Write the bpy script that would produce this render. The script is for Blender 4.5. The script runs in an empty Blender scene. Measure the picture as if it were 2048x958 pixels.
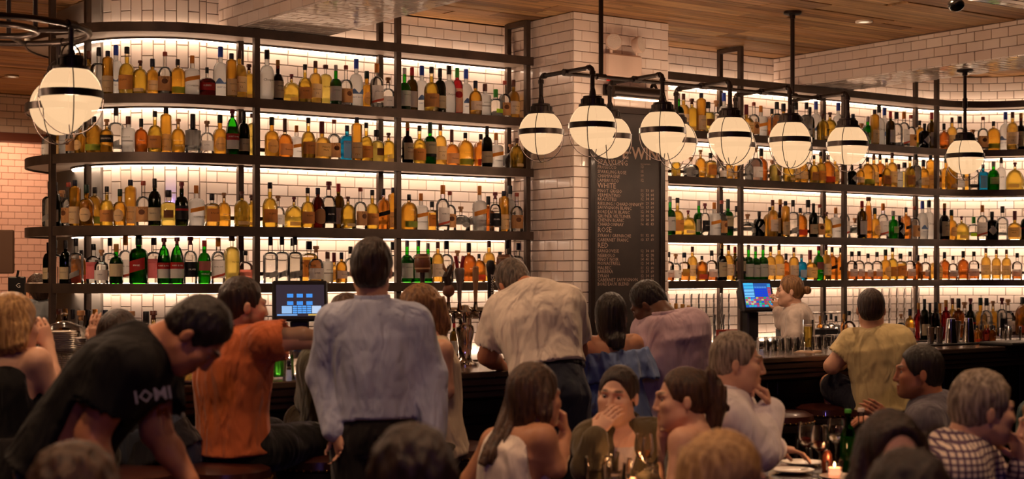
import bpy, bmesh, math, random
import numpy as np
from mathutils import Vector, Matrix

S = bpy.context.scene
COL = S.collection
random.seed(7)

# ---------------------------------------------------------------- camera
FPX, HORIZ, CAMZ = 2960.0, 540.0, 1.60          # focal length and horizon for the 2048x958 frame
YAW = math.atan2(0.583, 0.8125)                 # the back wall runs along +x, the room's depth along +y
FW = np.array([math.sin(YAW), math.cos(YAW), 0.0])
RT = np.array([math.cos(YAW), -math.sin(YAW), 0.0])
cam_data = bpy.data.cameras.new('camera')
cam = bpy.data.objects.new('camera', cam_data); COL.objects.link(cam)
cam.location = (0, 0, CAMZ); cam.rotation_euler = (math.pi / 2, 0, -YAW)
cam_data.sensor_fit = 'HORIZONTAL'; cam_data.sensor_width = 36.0
cam_data.lens = 36.0 * FPX / 2048.0
cam_data.shift_y = (HORIZ - 479.0) / 2048.0
cam_data.clip_start = 0.05; cam_data.clip_end = 200
cam_data.dof.use_dof = True; cam_data.dof.focus_distance = 10.3; cam_data.dof.aperture_fstop = 2.6
S.camera = cam

def ray(px, py):
    return FW + RT * ((px - 1024.0) / FPX) + np.array([0, 0, (HORIZ - py) / FPX])
def P(px, py, D):                                # point seen at a pixel at depth D along the view axis
    p = ray(px, py) * D; p[2] += CAMZ; return p
def PW(px, py, W):                               # ... on the vertical plane y = W
    r = ray(px, py); p = r * (W / r[1]); p[2] += CAMZ; return p
def PZ(px, py, z):                               # ... on the level plane z
    r = ray(px, py); p = r * ((z - CAMZ) / r[2]); p[2] += CAMZ; return p
def proj(p):
    v = np.asarray(p, float) - np.array([0, 0, CAMZ]); d = v @ FW
    return 1024 + FPX * (v @ RT) / d, HORIZ - FPX * v[2] / d, d

# ---------------------------------------------------------------- world, lights, exposure
def lin(c):
    return tuple((x / 12.92 if x <= .04045 else ((x + .055) / 1.055) ** 2.4) for x in c)
def rgb(r, g, b): return lin((r / 255., g / 255., b / 255.))

world = bpy.data.worlds.new('world'); S.world = world; world.use_nodes = True
bgn = world.node_tree.nodes['Background']
bgn.inputs[0].default_value = (1.0, 0.62, 0.38, 1); bgn.inputs[1].default_value = 0.012
S.view_settings.view_transform = 'Standard'; S.view_settings.look = 'None'
S.view_settings.exposure = 0.0; S.view_settings.gamma = 1.0; S.view_settings.use_curve_mapping = False
S.cycles.use_denoising = True
S.cycles.use_adaptive_sampling = True; S.cycles.adaptive_threshold = .1; S.cycles.adaptive_min_samples = 10
S.cycles.max_bounces = 8; S.cycles.transmission_bounces = 6; S.cycles.transparent_max_bounces = 12
S.cycles.diffuse_bounces = 3; S.cycles.glossy_bounces = 3
S.cycles.caustics_reflective = False; S.cycles.sample_clamp_indirect = 6.0

CEIL = 3.47
def spot_lamp(x, y, power, size=1.9, col=(1.0, 0.60, 0.33), z=CEIL - 0.06, blend=.8):
    l = bpy.data.lights.new('downlight_beam', 'SPOT'); l.energy = power; l.color = col
    l.spot_size = size; l.spot_blend = blend; l.shadow_soft_size = 0.06
    o = bpy.data.objects.new('downlight_beam', l); COL.objects.link(o); o.location = (x, y, z)
    return o
DOWNLIGHTS = []        # (x, y, power): recessed lamps in the wooden ceiling over the dining side; far-left ones are added
for x, y, p in [(.6, 2.2, 60), (2.2, 2.2, 60), (4.0, 2.4, 60), (5.6, 2.8, 60), (1.0, 3.9, 70), (2.6, 3.9, 70), (4.6, 4.0, 70), (6.2, 4.0, 70), (0.2, 5.6, 60), (1.7, 5.6, 60),
                (3.5, 5.7, 60), (5.3, 5.75, 60), (7.1, 5.75, 60), (8.9, 5.75, 60), (7.8, 4.4, 60),
                (1.6, 9.4, 120), (3.2, 11.5, 160), (4.4, 14.4, 260), (5.2, 16.7, 130)]:  # last row: lamps added to brighten the far-left room
    DOWNLIGHTS.append((x, y)); spot_lamp(x, y, p, 2.95 if y > 9 else 1.9)

# unseen violet spot behind the viewer, assumed from the tint on the nearest guests
vs = spot_lamp(-.6, -1.2, 60, 1.15, (.40, .26, 1.0), 2.7); vs.rotation_euler = Vector((3.6, 4.6, -1.7)).to_track_quat('-Z', 'Y').to_euler()

# ---------------------------------------------------------------- materials
MATS = {}
def mat(name, col=(.8, .8, .8), rough=.5, metal=0., emit=None, es=0., spec=.5, coat=0., trans=0., ior=1.45,
        noise=None, bump=0., bscale=40., alpha=1., sheen=0.):
    if name in MATS: return MATS[name]
    m = bpy.data.materials.new(name); m.use_nodes = True; nt = m.node_tree
    b = nt.nodes['Principled BSDF']
    b.inputs['Base Color'].default_value = (*col, 1); b.inputs['Roughness'].default_value = rough
    b.inputs['Metallic'].default_value = metal; b.inputs['Specular IOR Level'].default_value = spec
    b.inputs['Coat Weight'].default_value = coat; b.inputs['Transmission Weight'].default_value = trans
    b.inputs['IOR'].default_value = ior; b.inputs['Alpha'].default_value = alpha
    b.inputs['Sheen Weight'].default_value = sheen
    if emit is not None:
        b.inputs['Emission Color'].default_value = (*emit, 1); b.inputs['Emission Strength'].default_value = es
    if noise or bump:
        tc = nt.nodes.new('ShaderNodeTexCoord')
        nz = nt.nodes.new('ShaderNodeTexNoise'); nz.inputs['Scale'].default_value = (noise[1] if noise else bscale)
        nz.inputs['Detail'].default_value = 5
        nt.links.new(tc.outputs['Object'], nz.inputs['Vector'])
    if noise:                                       # (second colour, scale)
        mx = nt.nodes.new('ShaderNodeMix'); mx.data_type = 'RGBA'
        mx.inputs[6].default_value = (*col, 1); mx.inputs[7].default_value = (*noise[0], 1)
        rp = nt.nodes.new('ShaderNodeMapRange'); rp.inputs[1].default_value = .35; rp.inputs[2].default_value = .65
        nt.links.new(nz.outputs['Fac'], rp.inputs[0]); nt.links.new(rp.outputs[0], mx.inputs[0])
        nt.links.new(mx.outputs[2], b.inputs['Base Color'])
    if bump:
        n2 = nt.nodes.new('ShaderNodeTexNoise'); n2.inputs['Scale'].default_value = bscale; n2.inputs['Detail'].default_value = 4
        nt.links.new(tc.outputs['Object'], n2.inputs['Vector'])
        bp = nt.nodes.new('ShaderNodeBump'); bp.inputs['Strength'].default_value = bump; bp.inputs['Distance'].default_value = .01
        nt.links.new(n2.outputs['Fac'], bp.inputs['Height']); nt.links.new(bp.outputs['Normal'], b.inputs['Normal'])
    MATS[name] = m; return m

def varied(name, cols, rough=.3, coat=0., grain=None, spec=.5, bump=0.):
    """colour picked per object (Object Info random) from a ramp; optional wood grain along local x"""
    if name in MATS: return MATS[name]
    m = bpy.data.materials.new(name); m.use_nodes = True; nt = m.node_tree; b = nt.nodes['Principled BSDF']
    b.inputs['Roughness'].default_value = rough; b.inputs['Coat Weight'].default_value = coat
    b.inputs['Specular IOR Level'].default_value = spec
    oi = nt.nodes.new('ShaderNodeObjectInfo'); rp = nt.nodes.new('ShaderNodeValToRGB')
    e = rp.color_ramp.elements
    while len(e) < len(cols): e.new(.5)
    for i, c in enumerate(cols): e[i].position = i / max(1, len(cols) - 1); e[i].color = (*c, 1)
    nt.links.new(oi.outputs['Random'], rp.inputs[0]); out = rp.outputs[0]
    if grain:
        tc = nt.nodes.new('ShaderNodeTexCoord'); mp = nt.nodes.new('ShaderNodeMapping')
        mp.inputs['Scale'].default_value = grain[0]
        ad = nt.nodes.new('ShaderNodeVectorMath'); ad.operation = 'ADD'
        cb = nt.nodes.new('ShaderNodeCombineXYZ'); ml = nt.nodes.new('ShaderNodeMath'); ml.operation = 'MULTIPLY'; ml.inputs[1].default_value = 57.
        nt.links.new(oi.outputs['Random'], ml.inputs[0]); nt.links.new(ml.outputs[0], cb.inputs[0]); nt.links.new(ml.outputs[0], cb.inputs[1])
        nt.links.new(tc.outputs['Object'], ad.inputs[0]); nt.links.new(cb.outputs[0], ad.inputs[1]); nt.links.new(ad.outputs[0], mp.inputs[0])
        nz = nt.nodes.new('ShaderNodeTexNoise'); nz.inputs['Scale'].default_value = 1.; nz.inputs['Detail'].default_value = 7; nz.inputs['Roughness'].default_value = .65
        nt.links.new(mp.outputs[0], nz.inputs['Vector'])
        r2 = nt.nodes.new('ShaderNodeMapRange'); r2.inputs[1].default_value = .3; r2.inputs[2].default_value = .72
        r2.inputs[3].default_value = grain[1]; r2.inputs[4].default_value = 1.25
        nt.links.new(nz.outputs['Fac'], r2.inputs[0])
        mm = nt.nodes.new('ShaderNodeMix'); mm.data_type = 'RGBA'; mm.blend_type = 'MULTIPLY'; mm.inputs[0].default_value = 1
        nt.links.new(out, mm.inputs[6]); nt.links.new(r2.outputs[0], mm.inputs[7]); out = mm.outputs[2]
        if bump:
            bp = nt.nodes.new('ShaderNodeBump'); bp.inputs['Strength'].default_value = bump; bp.inputs['Distance'].default_value = .004
            nt.links.new(nz.outputs['Fac'], bp.inputs['Height']); nt.links.new(bp.outputs['Normal'], b.inputs['Normal'])
    nt.links.new(out, b.inputs['Base Color'])
    MATS[name] = m; return m

def glassy(name, tint, edge=.72, refl=1.0, rough=0.02):
    """thin clear glass: tinted see-through with a mirror-like rim"""
    if name in MATS: return MATS[name]
    m = bpy.data.materials.new(name); m.use_nodes = True; nt = m.node_tree
    for n in list(nt.nodes):
        if n.type == 'BSDF_PRINCIPLED': nt.nodes.remove(n)
    out = nt.nodes['Material Output']
    lw = nt.nodes.new('ShaderNodeLayerWeight'); lw.inputs[0].default_value = .5
    rp = nt.nodes.new('ShaderNodeMapRange'); rp.inputs[1].default_value = .25; rp.inputs[2].default_value = 1.
    rp.inputs[3].default_value = 0.; rp.inputs[4].default_value = 1.
    nt.links.new(lw.outputs['Facing'], rp.inputs[0])
    mc = nt.nodes.new('ShaderNodeMix'); mc.data_type = 'RGBA'
    mc.inputs[6].default_value = (*tint, 1); mc.inputs[7].default_value = (*[c * edge for c in tint], 1)
    nt.links.new(rp.outputs[0], mc.inputs[0])
    tr = nt.nodes.new('ShaderNodeBsdfTransparent'); nt.links.new(mc.outputs[2], tr.inputs[0])
    gl = nt.nodes.new('ShaderNodeBsdfGlossy'); gl.inputs['Roughness'].default_value = rough
    fr = nt.nodes.new('ShaderNodeFresnel'); fr.inputs[0].default_value = 1.45
    ml = nt.nodes.new('ShaderNodeMath'); ml.operation = 'MULTIPLY'; ml.inputs[1].default_value = refl
    nt.links.new(fr.outputs[0], ml.inputs[0])
    mx = nt.nodes.new('ShaderNodeMixShader')
    nt.links.new(ml.outputs[0], mx.inputs[0]); nt.links.new(tr.outputs[0], mx.inputs[1]); nt.links.new(gl.outputs[0], mx.inputs[2])
    nt.links.new(mx.outputs[0], out.inputs[0]); MATS[name] = m; return m

def liquid(name, col, rough=.0, transl=.25, ior=1.2):
    """spirit filling a bottle: tinted refraction plus some scattering"""
    if name in MATS: return MATS[name]
    m = bpy.data.materials.new(name); m.use_nodes = True; nt = m.node_tree
    for n in list(nt.nodes):
        if n.type == 'BSDF_PRINCIPLED': nt.nodes.remove(n)
    out = nt.nodes['Material Output']
    sq = tuple(math.sqrt(c) for c in col)
    rf = nt.nodes.new('ShaderNodeBsdfRefraction'); rf.inputs['Color'].default_value = (*sq, 1)
    rf.inputs['Roughness'].default_value = rough; rf.inputs['IOR'].default_value = ior
    tl = nt.nodes.new('ShaderNodeBsdfTranslucent'); tl.inputs['Color'].default_value = (*sq, 1)
    mx = nt.nodes.new('ShaderNodeMixShader'); mx.inputs[0].default_value = transl
    nt.links.new(rf.outputs[0], mx.inputs[1]); nt.links.new(tl.outputs[0], mx.inputs[2])
    nt.links.new(mx.outputs[0], out.inputs[0]); MATS[name] = m; return m

# ---------------------------------------------------------------- mesh helpers
def link(o, parent=None):
    COL.objects.link(o)
    if parent is not None: o.parent = parent
    return o
def mesh(name, v, f, m=None, smooth=False):
    me = bpy.data.meshes.new(name); me.from_pydata([tuple(map(float, x)) for x in v], [], [tuple(x) for x in f]); me.update()
    if m is not None: me.materials.append(m)
    if smooth: me.polygons.foreach_set('use_smooth', [True] * len(me.polygons))
    return me
def ob(name, me, parent=None, loc=None, rz=None):
    o = bpy.data.objects.new(name, me)
    if loc is not None: o.location = tuple(map(float, loc))
    if rz is not None: o.rotation_euler = (0, 0, rz)
    return link(o, parent)
def empty(name, loc=(0, 0, 0), rz=0.):
    o = bpy.data.objects.new(name, None); o.location = tuple(map(float, loc)); o.rotation_euler = (0, 0, rz); o.empty_display_size = .1
    return link(o)
def tag(o, label=None, cat=None, group=None, kind=None):
    if label: o['label'] = label
    if cat: o['category'] = cat
    if group: o['group'] = group
    if kind: o['kind'] = kind
    return o
class MB:
    """collects shapes into one mesh"""
    def __init__(s): s.v = []; s.f = []
    def add(s, v, f):
        n = len(s.v); s.v += [tuple(map(float, x)) for x in v]; s.f += [tuple(i + n for i in q) for q in f]; return s
    def box(s, lo, hi, bev=0.):
        (x0, y0, z0), (x1, y1, z1) = lo, hi
        if bev <= 0:
            v = [(x0, y0, z0), (x1, y0, z0), (x1, y1, z0), (x0, y1, z0), (x0, y0, z1), (x1, y0, z1), (x1, y1, z1), (x0, y1, z1)]
            return s.add(v, [(0, 3, 2, 1), (4, 5, 6, 7), (0, 1, 5, 4), (1, 2, 6, 5), (2, 3, 7, 6), (3, 0, 4, 7)])
        b = min(bev, (x1 - x0) * .49, (y1 - y0) * .49, (z1 - z0) * .49)
        v = []
        for X, sx in ((x0, 1), (x1, -1)):
            for Y, sy in ((y0, 1), (y1, -1)):
                for Z, sz in ((z0, 1), (z1, -1)):
                    v += [(X, Y + sy * b, Z + sz * b), (X + sx * b, Y, Z + sz * b), (X + sx * b, Y + sy * b, Z)]
        c = lambda i, j, k: (i * 4 + j * 2 + k) * 3
        f = []
        for i in (0, 1):
            q = [c(i, 0, 0), c(i, 0, 1), c(i, 1, 1), c(i, 1, 0)]; f.append(q if i == 0 else q[::-1])
        for j in (0, 1):
            q = [c(0, j, 0) + 1, c(1, j, 0) + 1, c(1, j, 1) + 1, c(0, j, 1) + 1]; f.append(q if j == 0 else q[::-1])
        for k in (0, 1):
            q = [c(0, 0, k) + 2, c(0, 1, k) + 2, c(1, 1, k) + 2, c(1, 0, k) + 2]; f.append(q if k == 0 else q[::-1])
        for j in (0, 1):
            for k in (0, 1):
                q = [c(0, j, k) + 1, c(1, j, k) + 1, c(1, j, k) + 2, c(0, j, k) + 2]; f.append(q if (j + k) % 2 else q[::-1])
        for i in (0, 1):
            for k in (0, 1):
                q = [c(i, 0, k), c(i, 1, k), c(i, 1, k) + 2, c(i, 0, k) + 2]; f.append(q if (i + k) % 2 == 0 else q[::-1])
        for i in (0, 1):
            for j in (0, 1):
                q = [c(i, j, 0), c(i, j, 1), c(i, j, 1) + 1, c(i, j, 0) + 1]; f.append(q if (i + j) % 2 else q[::-1])
        for i in (0, 1):
            for j in (0, 1):
                for k in (0, 1):
                    a = c(i, j, k); q = (a, a + 1, a + 2); f.append(q if (i + j + k) % 2 == 0 else q[::-1])
        return s.add(v, f)
    def tube(s, pts, r, seg=10, closed=False, caps=True):
        pts = [np.asarray(p, float) for p in pts]; n = len(pts); rs = r if hasattr(r, '__len__') else [r] * n
        prev = None; V = []
        for i, p in enumerate(pts):
            a = pts[(i - 1) % n] if (closed or i > 0) else p; b = pts[(i + 1) % n] if (closed or i < n - 1) else p
            t = b - a; t = t / (np.linalg.norm(t) + 1e-12)
            if prev is None:
                u = np.cross(t, [0, 0, 1.]) if abs(t[2]) < .9 else np.cross(t, [1., 0, 0])
            else: u = prev - t * (prev @ t)
            u /= np.linalg.norm(u) + 1e-12; prev = u; w = np.cross(t, u)
            for k in range(seg):
                an = 2 * math.pi * k / seg; V.append(p + rs[i] * (math.cos(an) * u + math.sin(an) * w))
        F = []
        for i in range(n if closed else n - 1):
            j = (i + 1) % n
            for k in range(seg):
                l = (k + 1) % seg; F.append((i * seg + k, i * seg + l, j * seg + l, j * seg + k))
        if caps and not closed:
            F.append(tuple(range(seg))[::-1]); F.append(tuple(range((n - 1) * seg, n * seg)))
        return s.add(V, F)
    def lathe(s, prof, seg=20, c=(0, 0, 0), sq=2., cap0=True, cap1=True, rot=0.):
        V = []; F = []
        for r, z in prof:
            for k in range(seg):
                a = 2 * math.pi * k / seg + rot; cx, sx = math.cos(a), math.sin(a)
                g = 1. if sq <= 2 else (abs(cx) ** sq + abs(sx) ** sq) ** (-1. / sq)
                V.append((c[0] + r * g * cx, c[1] + r * g * sx, c[2] + z))
        n = len(prof)
        for i in range(n - 1):
            for k in range(seg):
                l = (k + 1) % seg; F.append((i * seg + k, i * seg + l, (i + 1) * seg + l, (i + 1) * seg + k))
        if cap0: F.append(tuple(range(seg))[::-1])
        if cap1: F.append(tuple(range((n - 1) * seg, n * seg)))
        return s.add(V, F)
    def sphere(s, c, r, seg=16, rings=10, sc=(1, 1, 1)):
        V = [(c[0], c[1], c[2] - r * sc[2])]
        for i in range(1, rings):
            t = -math.pi / 2 + math.pi * i / rings
            for k in range(seg):
                a = 2 * math.pi * k / seg
                V.append((c[0] + r * sc[0] * math.cos(t) * math.cos(a), c[1] + r * sc[1] * math.cos(t) * math.sin(a), c[2] + r * sc[2] * math.sin(t)))
        V.append((c[0], c[1], c[2] + r * sc[2])); F = []
        for k in range(seg): F.append((0, 1 + (k + 1) % seg, 1 + k))
        for i in range(rings - 2):
            for k in range(seg):
                l = (k + 1) % seg; a = 1 + i * seg; F.append((a + k, a + l, a + seg + l, a + seg + k))
        a = 1 + (rings - 2) * seg; t = len(V) - 1
        for k in range(seg): F.append((a + k, a + (k + 1) % seg, t))
        return s.add(V, F)
    def me(s, name, m=None, smooth=False): return mesh(name, s.v, s.f, m, smooth)
    def build(s, name, m, parent=None, smooth=False, loc=None, rz=None): return ob(name, s.me(name, m, smooth), parent, loc, rz)
def autosmooth(me, ang=.7):
    """smooth shading with sharp creases kept"""
    me.polygons.foreach_set('use_smooth', [True] * len(me.polygons))
    bm = bmesh.new(); bm.from_mesh(me)
    for e in bm.edges:
        if len(e.link_faces) == 2 and e.calc_face_angle(0.) > ang: e.smooth = False
    bm.to_mesh(me); bm.free(); return me
def asm(mb, name, m, parent=None, loc=None, rz=None, ang=.6):
    return ob(name, autosmooth(mb.me(name, m), ang), parent, loc, rz)
_fontcache = {}
def text_mesh(txt, size, m, align='LEFT', name='lettering', bold=0., bend=None):
    key = (txt, round(size, 4), m.name, align, bold, bend)
    if key in _fontcache: return _fontcache[key]
    cu = bpy.data.curves.new('t', 'FONT'); cu.body = txt; cu.size = size; cu.align_x = align; cu.align_y = 'CENTER'
    cu.resolution_u = 1; cu.offset = bold * size; cu.fill_mode = 'FRONT'
    o = bpy.data.objects.new('t', cu); tmp = o.to_mesh(); me = tmp.copy(); o.to_mesh_clear()
    bpy.data.objects.remove(o); me.name = name
    me.materials.clear(); me.materials.append(m)
    n = len(me.vertices); co = np.empty(n * 3); me.vertices.foreach_get('co', co); co = co.reshape(-1, 3)
    if bend:                                       # wrap round a cylinder of radius bend, facing -y
        a = co[:, 0] / bend; out = np.stack([bend * np.sin(a), -bend * np.cos(a), co[:, 1]], 1)
    else: out = np.stack([co[:, 0], 0 * co[:, 0], co[:, 1]], 1)   # upright, facing -y
    me.vertices.foreach_set('co', out.ravel()); me.update(); _fontcache[key] = me
    return me
# ================================================================ the room
TW, TH, GAP = .152, .076, .003
M_tile = varied('glazed_tile', [rgb(226, 205, 190), rgb(234, 215, 202), rgb(238, 222, 210), rgb(230, 212, 200)], rough=.14, coat=.25)
M_pink = varied('matt_pink_tile', [rgb(200, 160, 150), rgb(208, 170, 160), rgb(204, 165, 156)], rough=.35)
M_grout = mat('grout', rgb(120, 100, 86), .9)
M_wood = varied('reclaimed_board', [rgb(176, 124, 76), rgb(214, 162, 104), rgb(140, 94, 58), rgb(226, 178, 120), rgb(188, 136, 84), rgb(202, 150, 102), rgb(156, 108, 66)],
                rough=.6, grain=((1.2, 22, 22), .32), bump=.35)
M_steel = mat('blackened_steel', rgb(92, 76, 66), .40, .5, noise=(rgb(74, 61, 53), 6.))
M_pipe = mat('dark_pipe', rgb(58, 48, 44), .38, .8)
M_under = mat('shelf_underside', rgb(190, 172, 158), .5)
M_dark = mat('dark_stained_wood', rgb(44, 31, 25), .4, noise=(rgb(32, 23, 19), 8.), coat=.2)
M_floor = mat('dark_floor', rgb(60, 44, 34), .5, noise=(rgb(44, 32, 26), 5.))
M_led2 = mat('led_diffuser_dim', (1, 1, 1), .5, emit=(1.0, .70, .47), es=6.0)
M_led = mat('led_diffuser', (1, 1, 1), .5, emit=(1.0, .74, .53), es=11.0)

def tile_mesh(w, h, m, t=.008, b=.003):
    v = [(0, 0, 0), (w, 0, 0), (w, 0, h), (0, 0, h)]
    v = [(x, 0, z) for x, _, z in v] + [(b, -t, b), (w - b, -t, b), (w - b, -t, h - b), (b, -t, h - b)]
    return v, [(4, 5, 6, 7), (0, 1, 5, 4), (1, 2, 6, 5), (2, 3, 7, 6), (3, 0, 4, 7)]
_tm = {}
def tme(w, h, m):
    k = (round(w, 3), round(h, 3), m.name)
    if k not in _tm:
        v, f = tile_mesh(k[0], k[1], m); _tm[k] = mesh('tile', v, f, m)
    return _tm[k]

def tile_wall(parent, pos, length, z0, z1, m, vertical=False, limit=300, seed=0, skip=None):
    """running-bond tiles on a developable wall; pos(s) -> (x, y, outward angle). The largest in view are single objects, the rest one mesh."""
    rnd = random.Random(seed); T = []
    w, h = (TW, TH) if not vertical else (TH, TW)
    if not vertical:
        r = 0; z = z0
        while z < z1 - .01:
            hh = min(h, z1 - z); s = -(w / 2 if r % 2 else 0)
            while s < length - .01:
                a, b = max(s, 0), min(s + w, length)
                if b - a > .02: T.append((a, z, b - a - GAP, hh - GAP))
                s += w
            z += h; r += 1
    else:
        c = 0; s = 0
        while s < length - .01:
            ww = min(w, length - s); z = z0 - (h / 2 if c % 2 else 0)
            while z < z1 - .01:
                a, b = max(z, z0), min(z + h, z1)
                if b - a > .02: T.append((s, a, ww - GAP, b - a - GAP))
                z += h
            s += w; c += 1
    sc = []
    for i, (s, z, ww, hh) in enumerate(T):
        x, y, an = pos(s + ww / 2); px, py, d = proj((x, y, z + hh / 2))
        nx, ny = math.sin(an), -math.cos(an)
        vx, vy = -x, -y; facing = (nx * vx + ny * vy) / math.hypot(vx, vy)
        inside = d > .5 and -20 < px < 2068 and -15 < py < 700
        hid = skip(x, y, z) if skip else False
        sc.append(((facing * ww * hh / d ** 2) if inside and facing > 0 and not hid else 0, i))
    sc.sort(reverse=True); single = {i for v, i in sc[:limit] if v > 0}
    rest = MB()
    for i, (s, z, ww, hh) in enumerate(T):
        x, y, an = pos(s + ww / 2)
        dx, dy = math.cos(an), math.sin(an)
        ox, oy = x - dx * ww / 2, y - dy * ww / 2
        if i in single:
            o = ob('tile', tme(ww, hh, m), parent, (ox, oy, z), an)
            o.rotation_euler = (rnd.uniform(-.006, .006), 0, an + rnd.uniform(-.008, .008))
        else:
            v, f = tile_mesh(ww, hh, m)
            nx, ny = math.sin(an), -math.cos(an)
            rest.add([(ox + dx * a - nx * b, oy + dy * a - ny * b, z + c) for a, b, c in v], f)
    if rest.v: tag(rest.build('tile', m, parent), kind='stuff')
def flat(x0, y0, an):                              # straight wall starting at x0,y0 running along angle an
    return lambda s: (x0 + math.cos(an) * s, y0 + math.sin(an) * s, an)
def struct(name, mb, m, label, cat=None):
    o = mb.build(name, m); tag(o, label, cat or name.split('_')[0], kind='structure'); return o

WALLY, SHY = 9.30, 8.90                              # tiled wall face, front edge of the shelves
CC = (4.14, 9.90)                                     # centre of the rounded left end
CR = 11.30                                            # where the right shelves start to curve
RC = (11.30, 8.15); RR = .75                          # centre and radius of the right-hand curve (shelf front)

# floor
struct('floor', MB().box((-14, -6, -.05), (22, 26, 0)), M_floor, 'dark floor under the bar stools and tables', 'floor')

struct('floor_bounce', MB().box((-8, 10.9, .0), (8, 17.4, .004)), mat('pale_bounce_sheet', rgb(206, 186, 166), .5), 'unseen pale sheet added to bounce light in the far room', 'floor')  # pale sheet added out of view to bounce light onto the far ceiling
# ceiling: boards along x
ceil = struct('ceiling', MB().box((-14, -6, CEIL + .02), (22, 26, CEIL + .12)), M_dark, 'reclaimed wooden board ceiling', 'ceiling')
rnd = random.Random(3); boards = []
y = 2.6
while y < 16.2:
    w = rnd.choice([.12, .14, .16, .19])
    x = -5.0 + rnd.uniform(-1.5, 0)
    while x < 14.5:
        L = rnd.uniform(1.3, 2.8); boards.append((x, y, L, w)); x += L
    y += w
sc = []
for i, (x, y, L, w) in enumerate(boards):
    best = 0
    for t in (.1, .5, .9):
        px, py, d = proj((x + L * t, y + w / 2, CEIL))
        blocked = y > WALLY and x > .37 * y + .3
        if d > .5 and -60 < px < 2110 and -40 < py < 300 and not blocked: best = max(best, L * w / d ** 2)
    sc.append((best, i))
sc.sort(reverse=True); single = {i for v, i in sc[:300] if v > 0}
rest = MB(); bcache = {}
for i, (x, y, L, w) in enumerate(boards):
    t = rnd.uniform(.012, .02)
    if i in single:
        k = (round(L, 1), w)
        if k not in bcache: bcache[k] = MB().box((0, 0, 0), (k[0] - .004, w - .005, .03), .003).me('board', M_wood)
        ob('board', bcache[k], ceil, (x, y, CEIL + .02 - t))
    else: rest.box((x, y, CEIL + .02 - t), (x + L - .004, y + w - .005, CEIL + .03))
tag(rest.build('board', M_wood, ceil), kind='stuff')

# back wall left of the column: rounded end + straight run
wl = struct('wall_back_left', MB().box((CC[0], WALLY, 0), (6.60, WALLY + .12, CEIL)), M_grout, 'tiled back wall behind the shelves before the column')
tile_wall(wl, flat(CC[0], WALLY, 0), 6.60 - CC[0], .9, 3.10, M_tile, seed=1)
TR = CC[1] - WALLY                                     # radius of the curved tile wall
ARC = math.radians(70)
def cpos(s):                                           # s from the far left end to the tangent point
    t = ARC - s / TR                                   # angle from the front direction
    return CC[0] - TR * math.sin(t), CC[1] - TR * math.cos(t), -t
g = MB(); n = 24
V = []; F = []
for i in range(n + 1):
    x, y_, a = cpos(i / n * TR * ARC)
    t = ARC - i / n * ARC
    for rr in (TR, TR - .10):
        for z in (0, CEIL): V.append((CC[0] - rr * math.sin(t), CC[1] - rr * math.cos(t), z))
for i in range(n):
    a, b = 4 * i, 4 * i + 4
    F += [(a, b, b + 1, a + 1), (a + 3, b + 3, b + 2, a + 2), (a + 1, b + 1, b + 3, a + 3), (a + 2, b + 2, b, a)]
F += [(0, 1, 3, 2), (4 * n, 4 * n + 2, 4 * n + 3, 4 * n + 1)]
wc = mesh('wall_rounded_end', V, F, M_grout); wc = ob('wall_rounded_end', wc)
tag(wc, 'rounded tiled wall end behind the curved shelves', 'wall', kind='structure')
tile_wall(wc, cpos, TR * ARC, .9, CEIL, M_tile, vertical=True, seed=2)
# upper strip of the left wall above the shelves (upright tiles over the top shelf)
wu = struct('wall_back_upper', MB().box((CC[0], WALLY - .004, 3.10), (6.60, WALLY - .001, CEIL)), M_grout, 'tiled wall strip above the top shelf before the column')
tile_wall(wu, flat(CC[0], WALLY - .004, 0), 6.60 - CC[0], 3.10, CEIL, M_tile, seed=3)

# wall right of the column, then curving towards the room
wr = struct('wall_back_right', MB().box((7.30, WALLY, 0), (CR, WALLY + .12, CEIL)), M_grout, 'tiled back wall behind the shelves beyond the column')
tile_wall(wr, flat(7.30, WALLY, 0), CR - 7.30, .9, CEIL, M_tile, seed=4, skip=lambda x, y, z: z < 1.0)
R2 = WALLY - RC[1]
def rpos(s):
    t = s / R2
    if t < math.pi / 2: return RC[0] + R2 * math.sin(t), RC[1] + R2 * math.cos(t), -t
    return RC[0] + R2, RC[1] - (s - R2 * math.pi / 2), -math.pi / 2
LR = R2 * math.pi / 2 + 1.5
V = []; F = []; n = 30
for i in range(n + 1):
    x, y_, a = rpos(LR * i / n)
    for off in (0, .1):
        for z in (0, CEIL): V.append((x - math.sin(a) * off, y_ + math.cos(a) * off, z))
for i in range(n):
    a, b = 4 * i, 4 * i + 4
    F += [(a, b, b + 1, a + 1), (a + 3, b + 3, b + 2, a + 2), (a + 1, b + 1, b + 3, a + 3), (a + 2, b + 2, b, a)]
wq = ob('wall_right_curve', mesh('wall_right_curve', V, F, M_grout)); tag(wq, 'concave tiled wall at the far end of the shelves', 'wall', kind='structure')
tile_wall(wq, rpos, LR, .9, CEIL, M_tile, seed=5)

# column
CX0, CX1, CY0 = 6.60, 7.50, 8.43
co = struct('wall_column', MB().box((CX0, CY0, 0), (CX1, WALLY + .1, CEIL)), M_grout, 'white tiled square column carrying the wine chalkboard', 'column')
tile_wall(co, flat(CX0 - .008, CY0, 0), CX1 - CX0 + .016, .3, CEIL, M_tile, seed=6)
tile_wall(co, flat(CX0, WALLY, -math.pi / 2), WALLY - CY0, .3, CEIL, M_tile, seed=7)
tile_wall(co, flat(CX1, CY0, math.pi / 2), WALLY - CY0, .3, CEIL, M_tile, seed=8, limit=0)

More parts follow.
